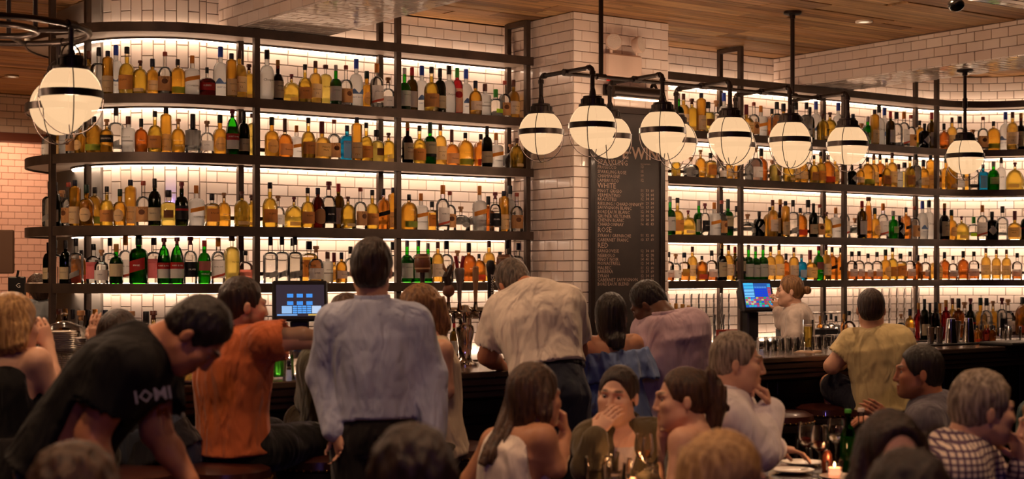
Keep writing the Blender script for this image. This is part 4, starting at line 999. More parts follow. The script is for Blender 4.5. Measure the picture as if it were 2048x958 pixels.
# ================================================================ glassware
def lath(name, prof, m=M_clear, seg=20, smooth=1.0): return autosmooth(MB().lathe(prof, seg, cap0=False, cap1=False).me(name, m), smooth)
G_tumbler = lath('tumbler', [(.001, .006), (.028, .006), (.036, .09), (.0375, .09), (.031, 0), (.001, 0)])
G_rocks = lath('rocks_glass', [(.001, .012), (.034, .012), (.040, .085), (.042, .085), (.037, 0), (.001, 0)])
G_wine = lath('wine_glass', [(.001, .004), (.034, .002), (.035, .005), (.006, .012), (.004, .02), (.004, .09), (.012, .098), (.030, .118), (.038, .145), (.036, .18), (.031, .205), (.0318, .206), (.037, .18), (.0392, .145), (.031, .117), (.001, .096)])
G_pils = lath('beer_glass', [(.001, .02), (.024, .022), (.028, .07), (.036, .20), (.0375, .20), (.030, .07), (.027, .022), (.033, .0), (.001, 0)])
def liquid_in(parent, prof, key, col=None): return ob('drink', lath('drink', prof, LIQ(key) if col is None else col), parent)
def up(name, me, loc, label, cat, group=None, flip=0., sc=1.):
    o = ob(name, me, None, loc); o.scale = (sc, sc, sc)
    if flip: o.rotation_euler = (math.pi, 0, 0); o.location.z += flip * sc
    return tag(o, label, cat, group)
# upside-down tumblers along the bar's inner edge
n = 0
for i, px in enumerate(np.linspace(1524, 1688, 12)):
    for row, W in enumerate((6.99, 6.90)):
        if row and i in (8, 9, 11): continue
        p = PW(px + row * 3, 690, W); o = up('tumbler', G_rocks, (p[0], W, CT + .0005), f"upturned tumbler, {ordinal(i + 1)} from the white-shirted diner, {'rear' if row == 0 else 'front'} row on the bar", 'glass', 'upturned tumblers on the bar', flip=.085, sc=1.0)
# stacks of clean glasses on the back bar
def stacks(px0, px1, W, cols, rows, z, me, hh, word, cat, group, step):
    k = 0
    for c in range(cols):
        px = px0 + (px1 - px0) * c / max(1, cols - 1)
        for r in range(rows if not callable(rows) else rows(c)):
            p = PW(px, 650, W)
            up(me.name, me, (p[0], W, z + r * step + .0005), f"{word}, {ordinal(r + 1)} up in {ordinal(c + 1)} stack", cat, group, flip=0); k += 1
stacks(1345, 1450, 8.98, 8, 5, BT0, G_rocks, .085, 'clean tumbler stacked on the back bar beside the column', 'glass', 'clean tumblers stacked by the column', .0852)
stacks(1352, 1440, 8.86, 6, 3, BT0, G_rocks, .085, 'front row clean tumbler on the back bar beside the column', 'glass', 'clean tumblers in front by the column', .0852)
stacks(1712, 1832, 9.02, 9, 5, BT0, G_tumbler, .09, 'clean tall tumbler stacked behind the cream t-shirt', 'glass', 'clean tall tumblers stacked on the back bar', .0902)
for i, px in enumerate(np.linspace(1632, 1690, 5)):
    p = PW(px, 640, 9.0); up('wine_glass', G_wine, (p[0], 9.0, BT0 + .0005), f'upturned clean wine glass behind the bartender, {ordinal(i + 1)} from that person', 'wine glass', 'upturned wine glasses on the back bar', flip=.206, sc=1.25)
# beer on the bar
p = PZ(1616, 705, CT); o = up('beer_glass', G_pils, (p[0], p[1], CT + .012), 'tall glass of pale lager on a folded napkin on the bar', 'beer glass')
liquid_in(o, [(.001, .022), (.0235, .024), (.0275, .07), (.0335, .155), (.001, .155)], 'gold'); ob('foam', lath('foam', [(.001, .1555), (.0337, .1555), (.0345, .168), (.001, .17)], M_white), o)
nk = asm(MB().box((-.07, -.07, 0), (.07, .07, .005)).box((-.06, -.066, .005), (.065, .055, .011)), 'napkin', mat('napkin_paper', rgb(214, 186, 160), .8), None, (p[0], p[1], CT + .0005), .4); tag(nk, 'folded paper napkin under the lager glass', 'napkin')
# shakers on a black bar mat
p0 = PZ(1895, 690, CT); bm_ = asm(MB().box((-.34, -.09, 0), (.34, .09, .012), .004), 'bar_mat', M_black, None, (p0[0], p0[1] + .02, CT + .0005)); tag(bm_, 'black rubber bar mat under the steel shakers', 'bar mat')
G_shk = lath('shaker', [(.001, .001), (.030, .0), (.044, .17), (.0455, .175), (.043, .174), (.029, .006), (.001, .006)], M_chrome, 24, .6)
for i, (px, sc) in enumerate([(1861, .66), (1879, .66), (1902, .98), (1912, .86), (1937, .98)]):
    p = PW(px, 690, p0[1] + (.02 if i != 3 else .1)); up('cocktail_shaker', G_shk, (p[0], p[1], CT + .013), ['short steel shaker tin nearest the cream t-shirt', 'short steel shaker tin second from the cream t-shirt', 'tall steel shaker tin in the middle of the mat', 'steel shaker tin standing behind the middle one', 'tall steel shaker tin at the far end of the mat'][i], 'shaker', 'steel shaker tins on the bar mat', flip=(.175 if i in (2, 4) else 0), sc=sc)
# bitters bottles
for i, px in enumerate([1954, 1962, 1970, 1976, 1985]):
    p = PW(px, 695, p0[1] + .02 + .05 * (i % 2)); t = ['bo', 'br', 'so', 'rb', 'br'][i]
    bottle({'so': 'rb'}.get(t, t), (p[0], p[1], CT + .0005), .13, 0, f'tiny bitters bottle with dropper, {ordinal(i + 1)} past the tall shakers', 'bitters bottles on the bar', 1.1)
tr = asm(MB().box((-.2, -.14, 0), (.2, .14, .025), .008), 'drip_tray', M_black, None, (*PZ(2025, 690, CT)[:2], CT + .0005)); tag(tr, 'flat black tray on the bar at the far end', 'tray')
for i, (px, s) in enumerate([(2000, 1.1), (2012, .9), (2030, 1.0)]):
    p = PW(px, 690, p0[1] + .2); up('mixing_glass', G_rocks, (p[0], p[1], CT + .0005), ['clear mixing glass left of the black tray', 'small clear glass behind the black tray', 'clear glass behind the far end of the tray'][i], 'glass', None, 0, 1.2 * s)
# bottles on the back bar counter
def backrow(txt, W, grp, word, zt=BT0):
    done = []
    for i, e in enumerate(txt.split()):
        px, top, t = e.split(':'); px = float(px); top = float(top)
        W2 = W - .11 * (i % 2); p = PW(px, top, W2); H = max(.2, min(.36, p[2] - zt)); R = BT[t][2] * H
        for tries in range(8):
            if all(math.hypot(p[0] - c[0], W2 - c[1]) > R + c[2] + .002 for c in done): break
            p[0] += .02
        else: continue
        done.append((p[0], W2, R)); bottle(t, (p[0], W2, zt + .0005), H, rb.uniform(-.5, .1), f'{BT[t][1]}, {ordinal(i + 1)} {word}', grp)
backrow("1338:597:dk 1352:600:dk 1365:608:rb 1377:611:dk", 8.72, 'bottles by the tumblers at the column', 'past the column on the back bar')
backrow("1640:632:ob 1652:630:cl 1662:628:cl 1672:632:cl 1688:628:ob 1698:622:p2", 8.72, 'pourer bottles behind the bar', 'past the bartender')
backrow("1802:628:wl 1820:618:bl 1837:606:rb 1849:596:wn 1860:606:wn 1871:604:nb 1880:607:ob 1892:600:rb 1905:582:ma 1917:584:br 1929:604:wl 1941:584:d2 1961:584:mi 1973:596:cl 1986:602:bw 2004:580:k2 2016:598:wl 2031:592:bo 2044:590:cl", 8.72, 'bottles crowding the far back bar', 'on the far back bar')
backrow("262:592:wl 280:604:cl 295:616:sq 312:612:wl 326:617:cl 348:590:cv 372:588:cv 395:600:wl", 9.0, 'bottles behind the bending person', 'behind the bending person')
backrow("908:642:w2", 8.75, 'wine bottle behind the taps', 'seen behind the taps')
def leftend(txt):
    done = []
    for i, e in enumerate(txt.split()):
        px, top, t = e.split(':'); px = float(px); q = None
        for off in (.12, .2, -.05, .25, -.18):
            q = place_on('L', px, off)
            if q and all(math.hypot(q[0] - c[0], q[1] - c[1]) > c[2] + .055 for c in done): break
        else: continue
        H = max(.2, min(.36, CAMZ + (HORIZ - float(top)) / FPX * q[2] - BT0)); done.append((q[0], q[1], BT[t][2] * H))
        bottle(t, (q[0], q[1], BT0 + .0005), H, -.6, f'{BT[t][1]}, {ordinal(i + 1)} on the rounded counter', 'bottles on the low counter of the rounded end')
leftend("118:586:hb 131:600:dk 146:590:cv 162:594:wl 177:586:wn 190:588:kt 211:598:re 228:610:br 240:608:mi")

# ================================================================ beer tap tower
p = PW(930, 736, 6.80); tt = empty('beer_tap_tower', (p[0], 6.80, CT)); tag(tt, 'polished steel beer tap tower with assorted handles on the bar', 'beer tap')
asm(MB().lathe([(.001, 0), (.075, 0), (.075, .012), (.05, .022), (.034, .05), (.040, .13), (.052, .19), (.050, .215), (.036, .23), (.036, .26), (.045, .27), (.05, .30), (.02, .335), (.001, .34)], 28, cap0=False, cap1=False), 'column', M_chrome, tt)
def tx(px): return PW(px, 620, 6.80)[0] - p[0]
mz = .292
asm(MB().tube([(tx(838), 0, mz), (tx(1004), 0, mz)], .034, 18), 'manifold', M_chrome, tt)
for px in (838, 1004): asm(MB().sphere((tx(px), 0, mz), .036, 16, 10), 'end_cap', M_chrome, tt)
M_h = {'brown': mat('handle_wood', rgb(104, 62, 40), .45), 'dark': mat('handle_dark', rgb(50, 36, 32), .4), 'red': mat('handle_red', rgb(140, 34, 38), .4), 'grey': mat('handle_grey', rgb(120, 110, 104), .35, .3), 'tan': mat('handle_tan', rgb(156, 116, 80), .5), 'black': M_black}
def handle(px, kind):
    x = tx(px); z = mz + .03
    hroot = asm(MB().tube([(x, -.03, mz), (x, -.075, mz - .005), (x, -.085, mz - .05)], [.016, .014, .010], 12), 'faucet', M_chrome, tt)
    asm(MB().tube([(x, -.035, z - .01), (x, -.035, z + .035)], [.014, .009], 10), 'ferrule', M_chrome, hroot)
    b = (x, -.035, z + .03)
    if kind == 'barrel':
        asm(MB().lathe([(.010, 0), (.013, .10), (.014, .17)], 14, b), 'handle', M_h['dark'], hroot)
        o = asm(MB().lathe([(.034, .165), (.042, .19), (.045, .215), (.042, .24), (.034, .265)], 18, b), 'barrel', M_h['brown'], hroot)
        for zz in (.185, .245): asm(MB().lathe([(.0415, zz - .006), (.0435, zz), (.0415, zz + .006)], 18, b, cap0=False, cap1=False), 'hoop', M_h['tan'], hroot)
    elif kind == 'carved':
        asm(MB().lathe([(.008, 0), (.010, .03), (.030, .045), (.034, .065), (.028, .085), (.014, .1)], 16, b), 'handle', M_h['brown'], hroot)
        asm(MB().tube([(x, -.035, z + .13), (x - .012, -.035, z + .17), (x + .006, -.035, z + .21), (x + .018, -.035, z + .235)], [.022, .024, .018, .008], 10), 'figure', M_h['dark'], hroot)
        for s in (-1, 1): asm(MB().tube([(x, -.035, z + .19), (x + s * .03, -.035, z + .22), (x + s * .035, -.035, z + .25)], [.012, .009, .003], 8), 'horn', M_h['tan'], hroot)
    elif kind == 'prong':
        asm(MB().lathe([(.010, 0), (.015, .10), (.026, .15), (.028, .18), (.022, .19)], 16, b), 'handle', M_h['grey'], hroot)
        for s in (-1, 1): asm(MB().tube([(x + s * .012, -.035, z + .21), (x + s * .026, -.035, z + .285)], [.010, .011], 8), 'prong', M_h['red'], hroot)
    elif kind == 'paddle':
        asm(MB().lathe([(.009, 0), (.013, .08), (.016, .12)], 14, b), 'handle', M_h['tan'], hroot)
        asm(MB().box((x - .016, -.05, z + .14), (x + .016, -.02, z + .23), .008), 'paddle', M_h['tan'], hroot)
    else:
        asm(MB().lathe([(.012, 0), (.018, .02), (.019, .16), (.024, .185), (.026, .205), (.018, .23), (.001, .235)], 16, b, cap1=False), 'handle', M_h['black'], hroot)
        o = ob('lettering', text_mesh('KRUSOVICE', .026, INK['white'], 'CENTER'), hroot, (x, -.0545, z + .115)); o.rotation_euler = (0, -math.pi / 2, 0)
for px, k in ((838, 'barrel'), (890, 'carved'), (912, 'prong'), (944, 'paddle'), (974, 'lettered'), (1001, 'barrel')): handle(px, k)

# ================================================================ plates, jars and small things at the left of the bar
G_plate = lath('plate', [(.001, .002), (.075, .002), (.125, .016), (.126, .019), (.075, .006), (.001, .006)], M_white, 28)
for s, (px, W, nn) in enumerate([(122, 6.92, 25), (176, 6.80, 22)]):
    p = PW(px, 700, W)
    for k in range(nn):
        up('plate', G_plate, (p[0] + .002 * (k % 3), W, CT + .0005 + k * .0165 * .58), f"white side plate, {ordinal(k + 1)} up in the {'taller' if s == 0 else 'shorter'} plate stack on the bar", 'plate', 'stacked white plates on the bar', sc=.58)
p = PW(100, 690, 6.95); jr = empty('glass_dome', (p[0], 6.75, CT)); tag(jr, 'glass cake dome on a footed stand beside the plates', 'cake dome')
ob('stand', lath('stand', [(.001, 0), (.06, 0), (.06, .006), (.014, .02), (.014, .14), (.12, .15), (.125, .16), (.001, .162)], M_clear), jr)
ob('dome', lath('dome', [(.115, .163), (.115, .23), (.095, .265), (.03, .29), (.012, .295), (.012, .31), (.02, .325), (.001, .335)], M_clear), jr)
p = PZ(545, 752, CT)
for i, (px, W, k, me, sc) in enumerate([(602, 6.5, 'clear', G_tumbler, 1.5), (553, 6.55, 'green', G_tumbler, 1.5), (868, 6.60, 'clear', G_rocks, 1.1)]):
    q_ = PW(px, 745, W); o = up('highball_glass', me, (q_[0], W, CT + .0005), ['highball glass of clear drink between the orange and blue shirts', 'highball glass of green drink beside the orange shirt', 'small tumbler by the cream sleeveless top'][i], 'glass', None, 0, sc)
    liquid_in(o, [(.001, .0065), (.0285, .0065), (.0335, .065), (.001, .065)], k)
G_food = lath('dinner_plate', [(.001, .002), (.09, .002), (.135, .016), (.136, .019), (.09, .006), (.001, .006)], M_white, 28)
q_ = PW(372, 745, 6.55); o = up('dinner_plate', G_food, (q_[0], 6.55, CT + .0005), 'plate of food on the bar between the bending person and orange shirt', 'plate')
fm = MB()
for k in range(9): fm.sphere((random.uniform(-.05, .05), random.uniform(-.05, .05), .022), random.uniform(.014, .026), 10, 6)
asm(fm, 'food', mat('salad', rgb(170, 140, 60), .6, noise=(rgb(90, 90, 30), 60.)), o)

# ================================================================ bar stools and tables
M_leather = mat('oxblood_leather', rgb(62, 28, 22), .3, coat=.3)
M_brass = MATS['aged_brass']
SM = {}
def stool(x, y, label, rz=0.):
    r = empty('bar_stool', (x, y, 0), rz); tag(r, label, 'stool', 'bar stools')
    if not SM:
        SM['seat'] = autosmooth(MB().lathe([(.001, .695), (.185, .695), (.195, .71), (.19, .745), (.15, .765), (.001, .772)], 28, cap0=False, cap1=False).me('seat', M_leather))
        SM['rim'] = autosmooth(MB().lathe([(.15, .655), (.19, .655), (.198, .665), (.198, .695), (.15, .695)], 28, cap0=False, cap1=False).me('rim', M_dark))
        nl = MB()
        for k in range(36): a = 2 * math.pi * k / 36; nl.sphere((.197 * math.cos(a), .197 * math.sin(a), .708), .006, 6, 4)
        SM['nail_trim'] = nl.me('nail_trim', M_brass, True)
        SM['leg'] = MB().tube([(.15, 0, .66), (.215, 0, 0)], [.022, .017], 10).me('leg', M_dark, True)
        SM['foot_ring'] = MB().tube([(.19 * math.cos(a), .19 * math.sin(a), .26) for a in np.linspace(0, 2 * math.pi, 32, endpoint=False)], .011, 8, closed=True).me('foot_ring', M_brass, True)
    for k in ('seat', 'rim', 'nail_trim', 'foot_ring'): ob(k, SM[k], r)
    for k in range(4): ob('leg', SM['leg'], r, None, math.pi / 4 + k * math.pi / 2)
    return r
def stool_at(px, D, label): p = P(px, 800, D); return stool(p[0], p[1], label)
stool_at(452, 6.36, 'round leather bar stool under the person in orange'); stool_at(40, 5.85, 'round leather bar stool under the person in black at the left edge')
stool_at(640, 6.75, 'round leather bar stool half hidden by the blue shirt'); stool_at(905, 7.15, 'empty leather bar stool beside the cream sleeveless top')
stool_at(1225, 7.75, 'leather bar stool under the person in the off-shoulder top'); stool_at(1348, 8.12, 'leather bar stool under the person in lilac')
stool_at(1562, 8.75, 'empty leather bar stool behind the white-shirted diner'); stool_at(1650, 9.2, 'leather bar stool beside the cream t-shirt'); stool_at(1752, 9.05, 'leather bar stool under the cream t-shirt')
stool_at(262, 6.22, 'leather bar stool hidden behind the bending person')
M_tt = mat('table_top', rgb(58, 42, 36), .25, coat=.4)
def table(x, y, w, d, rz, label):
    t = empty('dining_table', (x, y, 0), rz); tag(t, label, 'table')
    asm(MB().box((-w / 2, -d / 2, .72), (w / 2, d / 2, .75), .005), 'table_top', M_tt, t)
    asm(MB().box((-w / 2 - .006, -d / 2 - .006, .715), (w / 2 + .006, -d / 2, .752)).box((-w / 2 - .006, d / 2, .715), (w / 2 + .006, d / 2 + .006, .752)).box((-w / 2 - .006, -d / 2, .715), (-w / 2, d / 2, .752)).box((w / 2, -d / 2, .715), (w / 2 + .006, d / 2, .752)), 'metal_edge', M_chrome, t)
    asm(MB().lathe([(.26, 0), (.26, .02), (.06, .04), (.035, .08), (.035, .70), (.12, .72)], 20), 'pedestal', M_black, t)
    return t
T1 = P(1628, 935, 6.15); table(T1[0], T1[1], .70, .75, math.radians(12), 'dark dining table with wine glasses before the white-shirted diner')
T2 = P(1235, 985, 5.62); table(T2[0], T2[1], .80, .70, math.radians(-8), 'dark dining table with candle beside the olive jacket')
def on_table(px, D): q = P(px, 900, D); return (q[0], q[1], .7525)
def wineglass(px, D, drink, label, sc=1.):
    o = up('wine_glass', G_wine, on_table(px, D), label, 'wine glass', None, 0, sc)
    if drink: liquid_in(o, [(.001, .0985), (.011, .1), (.029, .1185), (.0345, .138), (.001, .138)], drink)
    return o
wineglass(1613, 6.25, 'darkred', 'glass of red wine farthest from the green bottle'); wineglass(1640, 6.12, 'darkred', 'glass of red wine in front of the candle'); wineglass(1672, 6.4, 'clear', 'glass of white wine next to the green bottle')
q_ = on_table(1696, 6.25); bottle('gw', q_, .26, -.6, 'green water bottle standing on the dining table', 'bottles on the dining table'); q_ = on_table(1722, 6.3)
bottle('ew', q_, .26, 0, 'empty clear bottle standing on the dining table', 'bottles on the dining table')
G_vot = lath('votive', [(.001, .012), (.028, .012), (.034, .07), (.036, .07), (.032, 0), (.001, 0)])
def votive(loc, label):
    o = up('votive_candle', G_vot, loc, label, 'candle')
    ob('wax', lath('wax', [(.001, .012), (.0275, .012), (.030, .04), (.001, .042)], mat('candle_wax', rgb(255, 190, 140), .6, emit=(1, .36, .18), es=1.3)), o)
    ob('flame', lath('flame', [(.001, .043), (.005, .048), (.0035, .056), (.001, .063)], mat('candle_flame', (1, .8, .5), .5, emit=(1, .62, .25), es=16.)), o)
    l = bpy.data.lights.new('candle_light', 'POINT'); l.energy = .5; l.color = (1, .5, .2); l.shadow_soft_size = .015
    b = bpy.data.objects.new('candle_light', l); link(b, o); b.location = (0, 0, .095)
votive(on_table(1669, 6.05), 'lit votive candle on the table with wine glasses')
for px, D, w in ((1605, 6.45, 'beside the white-shirted diner'), (1684, 6.0, 'below the green bottle'), (1585, 6.2, 'at the table corner')):
    up('side_plate', G_plate, on_table(px, D), f'white side plate {w}', 'plate', 'side plates on the dining table', sc=.72)
sh = asm(MB().lathe([(.001, 0), (.018, 0), (.024, .05), (.02, .085), (.012, .1), (.001, .105)], 18, cap0=False, cap1=False), 'pepper_shaker', mat('copper_metal', rgb(150, 80, 60), .3, .8), None, on_table(1654, 6.12)); tag(sh, 'copper pepper shaker beside the votive candle', 'shaker')
for i, (px, D, k) in enumerate([(1193, 5.75, 'clear'), (1215, 5.9, 'clear'), (1238, 5.7, 'clear'), (1228, 5.55, 'clear')]):
    o = up('water_glass', G_tumbler, on_table(px, D), ['water glass nearest the white tank top', 'water glass behind the candle on the candle table', 'water glass in the middle of the candle table', 'front water glass on the candle table'][i], 'glass', None, 0, 1.35); liquid_in(o, [(.001, .0065), (.0285, .0065), (.0325, .05), (.001, .05)], k)
votive(on_table(1258, 5.75), 'lit votive candle on the table near the olive jacket')
wineglass(1288, 5.8, 'orange', 'stemmed glass of orange drink beside the olive jacket', 1.0)
wineglass(1302, 5.65, None, 'empty stemmed glass near the black top with raised hand', 1.0)
# far left: hanging menu, tap handle boards on the far wall
p = P(4, 500, 12.5); o = asm(MB().box((-.10, -.02, -.2), (.10, .02, .17), .01), 'hanging_board', mat('brown_board', rgb(86, 62, 48), .6), None, p, -.5); tag(o, 'brown board hanging on the far left wall', 'board')
p = P(34, 580, 10.5); o = asm(MB().box((-.062, -.012, -.10), (.062, .012, .095), .008), 'menu_board', M_black, None, p, -.6); tag(o, 'small black lettered menu board at the far left', 'sign')
l_ = ob('lettering', text_mesh('G', .05, INK['white'], 'CENTER'), o, (.012, -.0135, .03)); asm(MB().tube([(0, 0, .09), (.01, 0, .14)], .009, 8), 'handle', M_black, o)
# ================================================================ people: volumes blended smoothly and skinned as one surface
def V3(*a): return np.array(a, float)
def nrm(v): return v / (np.linalg.norm(v) + 1e-12)
class Vol:
    def __init__(s, lo, hi, h, dense=()):
        s.ax = []
        for k in range(3):
            c = [lo[k]]
            while c[-1] < hi[k]:
                st = h
                for (a, b, h2) in dense:
                    if a[k] - st <= c[-1] <= b[k]: st = min(st, h2)
                c.append(c[-1] + st)
            s.ax.append(np.array(c))
        s.F = np.full([len(a) for a in s.ax], 0.2, np.float32)
    def _sub(s, lo, hi):
        sl = []
        for k in range(3):
            i = max(0, np.searchsorted(s.ax[k], lo[k]) - 1); j = min(len(s.ax[k]), np.searchsorted(s.ax[k], hi[k]) + 1)
            if j - i < 1: return None, None
            sl.append(slice(i, j))
        g = np.stack(np.meshgrid(*[s.ax[k][sl[k]] for k in range(3)], indexing='ij'), -1).astype(np.float32)
        return tuple(sl), g
    def add(s, prim, k=.01, neg=False, disp=None):
        fn, lo, hi = prim; m = k * 1.2 + .03
        sl, g = s._sub(np.asarray(lo) - m, np.asarray(hi) + m)
        if sl is None: return s
        d = fn(g)
        if disp is not None: d = d + disp(g)
        a = s.F[sl]
        if not neg:
            h = np.clip(k - np.abs(a - d), 0, None) / max(k, 1e-6); s.F[sl] = np.minimum(a, d) - h * h * k * .25
        else:
            d = -d; h = np.clip(k - np.abs(a - d), 0, None) / max(k, 1e-6); s.F[sl] = np.maximum(a, d) + h * h * k * .25
        return s
    def mesh(s):
        F = s.F; I = F < 0; nx, ny, nz = F.shape
        c = [I[i:nx - 1 + i, j:ny - 1 + j, k:nz - 1 + k] for i in (0, 1) for j in (0, 1) for k in (0, 1)]
        tot = sum(x.astype(np.int8) for x in c); act = (tot > 0) & (tot < 8)
        idx = -np.ones(act.shape, np.int64); w = np.argwhere(act); idx[act] = np.arange(len(w))
        acc = np.zeros((len(w), 3)); cnt = np.zeros(len(w)); A = s.ax
        corn = [(i, j, k) for i in (0, 1) for j in (0, 1) for k in (0, 1)]
        for a in range(8):
            for b in range(a + 1, 8):
                if sum(abs(p - q) for p, q in zip(corn[a], corn[b])) != 1: continue
                pa = w + corn[a]; pb = w + corn[b]
                fa = F[pa[:, 0], pa[:, 1], pa[:, 2]]; fb = F[pb[:, 0], pb[:, 1], pb[:, 2]]
                m = (fa < 0) != (fb < 0); t = np.where(m, fa / np.where(m, fa - fb, 1), 0)
                P0 = np.stack([A[k][pa[:, k]] for k in range(3)], 1); P1 = np.stack([A[k][pb[:, k]] for k in range(3)], 1)
                acc[m] += (P0 + (P1 - P0) * t[:, None])[m]; cnt[m] += 1
        v = acc / np.maximum(cnt, 1)[:, None]; faces = []
        for ax in range(3):
            u, x = (ax + 1) % 3, (ax + 2) % 3
            sa = [slice(1, -1)] * 3; sa[ax] = slice(0, -1); sb = [slice(1, -1)] * 3; sb[ax] = slice(1, None)
            e0, e1 = I[tuple(sa)], I[tuple(sb)]; off = np.array([1, 1, 1]); off[ax] = 0
            for flip, msk in ((False, e0 & ~e1), (True, ~e0 & e1)):
                q = np.argwhere(msk) + off
                if not len(q): continue
                du = np.zeros(3, int); du[u] = 1; dx = np.zeros(3, int); dx[x] = 1
                f = [q - du - dx, q - dx, q, q - du]
                ids = np.stack([idx[p[:, 0], p[:, 1], p[:, 2]] for p in f], 1)
                faces.append(ids if not flip else ids[:, ::-1])
        f = np.concatenate(faces); return v, f[(f >= 0).all(1)]
def to_mesh(name, v, f, mats):
    me = bpy.data.meshes.new(name); me.vertices.add(len(v)); me.vertices.foreach_set('co', v.astype(np.float32).ravel())
    me.loops.add(len(f) * 4); me.loops.foreach_set('vertex_index', f.astype(np.int32).ravel())
    me.polygons.add(len(f)); me.polygons.foreach_set('loop_start', np.arange(0, len(f) * 4, 4, dtype=np.int32))
    me.polygons.foreach_set('use_smooth', np.ones(len(f), bool)); me.update(calc_edges=True); me.validate()
    for m in mats: me.materials.append(m)
    return me
def seg_t(g, a, b):
    ab = b - a; return np.clip(((g - a) @ ab) / (ab @ ab + 1e-12), 0, 1)
def rc(a, b, ra, rb):                                   # round cone
    a, b = np.asarray(a, np.float32), np.asarray(b, np.float32); R = max(ra, rb)
    def fn(g):
        t = seg_t(g, a, b); return np.linalg.norm(g - (a + t[..., None] * (b - a)), axis=-1) - (ra + (rb - ra) * t)
    return fn, np.minimum(a, b) - R, np.maximum(a, b) + R
def el(c, r, R=None):                                     # ellipsoid, R columns are its axes
    c = np.asarray(c, np.float32); r = np.asarray(r, np.float32); R = np.eye(3, dtype=np.float32) if R is None else R.astype(np.float32); m = max(r)
    def fn(g):
        q = (g - c) @ R; k0 = np.linalg.norm(q / r, axis=-1); k1 = np.linalg.norm(q / (r * r), axis=-1); return k0 * (k0 - 1) / (k1 + 1e-9)
    return fn, c - m, c + m
def loft(nodes):                                          # nodes: (centre, right, a, b) elliptical sections along a spine
    N = [(np.asarray(c, np.float32), np.asarray(r, np.float32), a, b) for c, r, a, b in nodes]
    lo = np.min([n[0] - max(n[2], n[3]) for n in N], 0); hi = np.max([n[0] + max(n[2], n[3]) for n in N], 0)
    C = np.array([n[0] for n in N]); n_ = len(N)
    T = np.array([nrm(C[min(i + 1, n_ - 1)] - C[max(i - 1, 0)]) for i in range(n_)])
    Rm = max(max(n[2], n[3]) for n in N) + .06
    def fn(g):
        shp = g.shape[:-1]; G = g.reshape(-1, 3); bd = np.full(len(G), 1e9, np.float32); bi = np.zeros(len(G), np.int8); raws = []
        for i in range(n_ - 1):
            c0, c1 = C[i], C[i + 1]; L = np.linalg.norm(c1 - c0); ax = (c1 - c0) / L; q = G - c0; raw = (q @ ax) / L; t = np.clip(raw, 0, 1)
            q = q - t[:, None] * (c1 - c0); dist = np.einsum('ij,ij->i', q, q); m = dist < bd; bd[m] = dist[m]; bi[m] = i; raws.append(raw)
        out = np.sqrt(bd); near = bd < Rm * Rm
        out[~near] = .06
        for i in range(n_ - 1):
            m = np.flatnonzero(near & (bi == i))
            if not len(m): continue
            c0, r0, a0, b0 = N[i]; c1, r1, a1, b1 = N[i + 1]; L = np.linalg.norm(c1 - c0)
            raw = raws[i][m]; t = np.clip(raw, 0, 1); tt = t[:, None]
            q = G[m] - (c0 + tt * (c1 - c0)); u = T[i] * (1 - tt) + T[i + 1] * tt; u = u / np.linalg.norm(u, axis=-1, keepdims=True)
            rr = r0 * (1 - tt) + r1 * tt; rr = rr - u * np.sum(rr * u, -1, keepdims=True); rr = rr / np.linalg.norm(rr, axis=-1, keepdims=True); ff = np.cross(u, rr)
            x = np.sum(q * rr, -1); y = np.sum(q * ff, -1); a = a0 + (a1 - a0) * t; b = b0 + (b1 - b0) * t
            k0 = np.sqrt((x / a) ** 2 + (y / b) ** 2); k1 = np.sqrt((x / a ** 2) ** 2 + (y / b ** 2) ** 2) + 1e-9
            d = np.where(k0 < 1e-4, -np.minimum(a, b), k0 * (k0 - 1) / k1)
            if i == 0: z = np.maximum(-raw, 0) * L; d = np.where(z > 0, np.where(d > 0, np.sqrt(d * d + z * z), z), d)
            if i == n_ - 2: z = np.maximum(raw - 1, 0) * L; d = np.where(z > 0, np.where(d > 0, np.sqrt(d * d + z * z), z), d)
            out[m] = d
        return out.reshape(shp)
    return fn, lo, hi
def wrinkle(amp, sc=18., seed=0, ax=(1, .35, .2)):
    r = np.random.RandomState(seed); D = [(nrm(r.normal(size=3) * np.array([1., 1., .45])), sc * r.uniform(.5, 1.6), r.uniform(0, 6)) for _ in range(6)]
    def fn(g):
        w = 0
        for d, f, p in D: w = w + np.sin((g @ d) * f + p + 1.3 * np.sin((g @ D[0][0]) * f * .45 + p))
        return -amp * w / 3.
    return fn
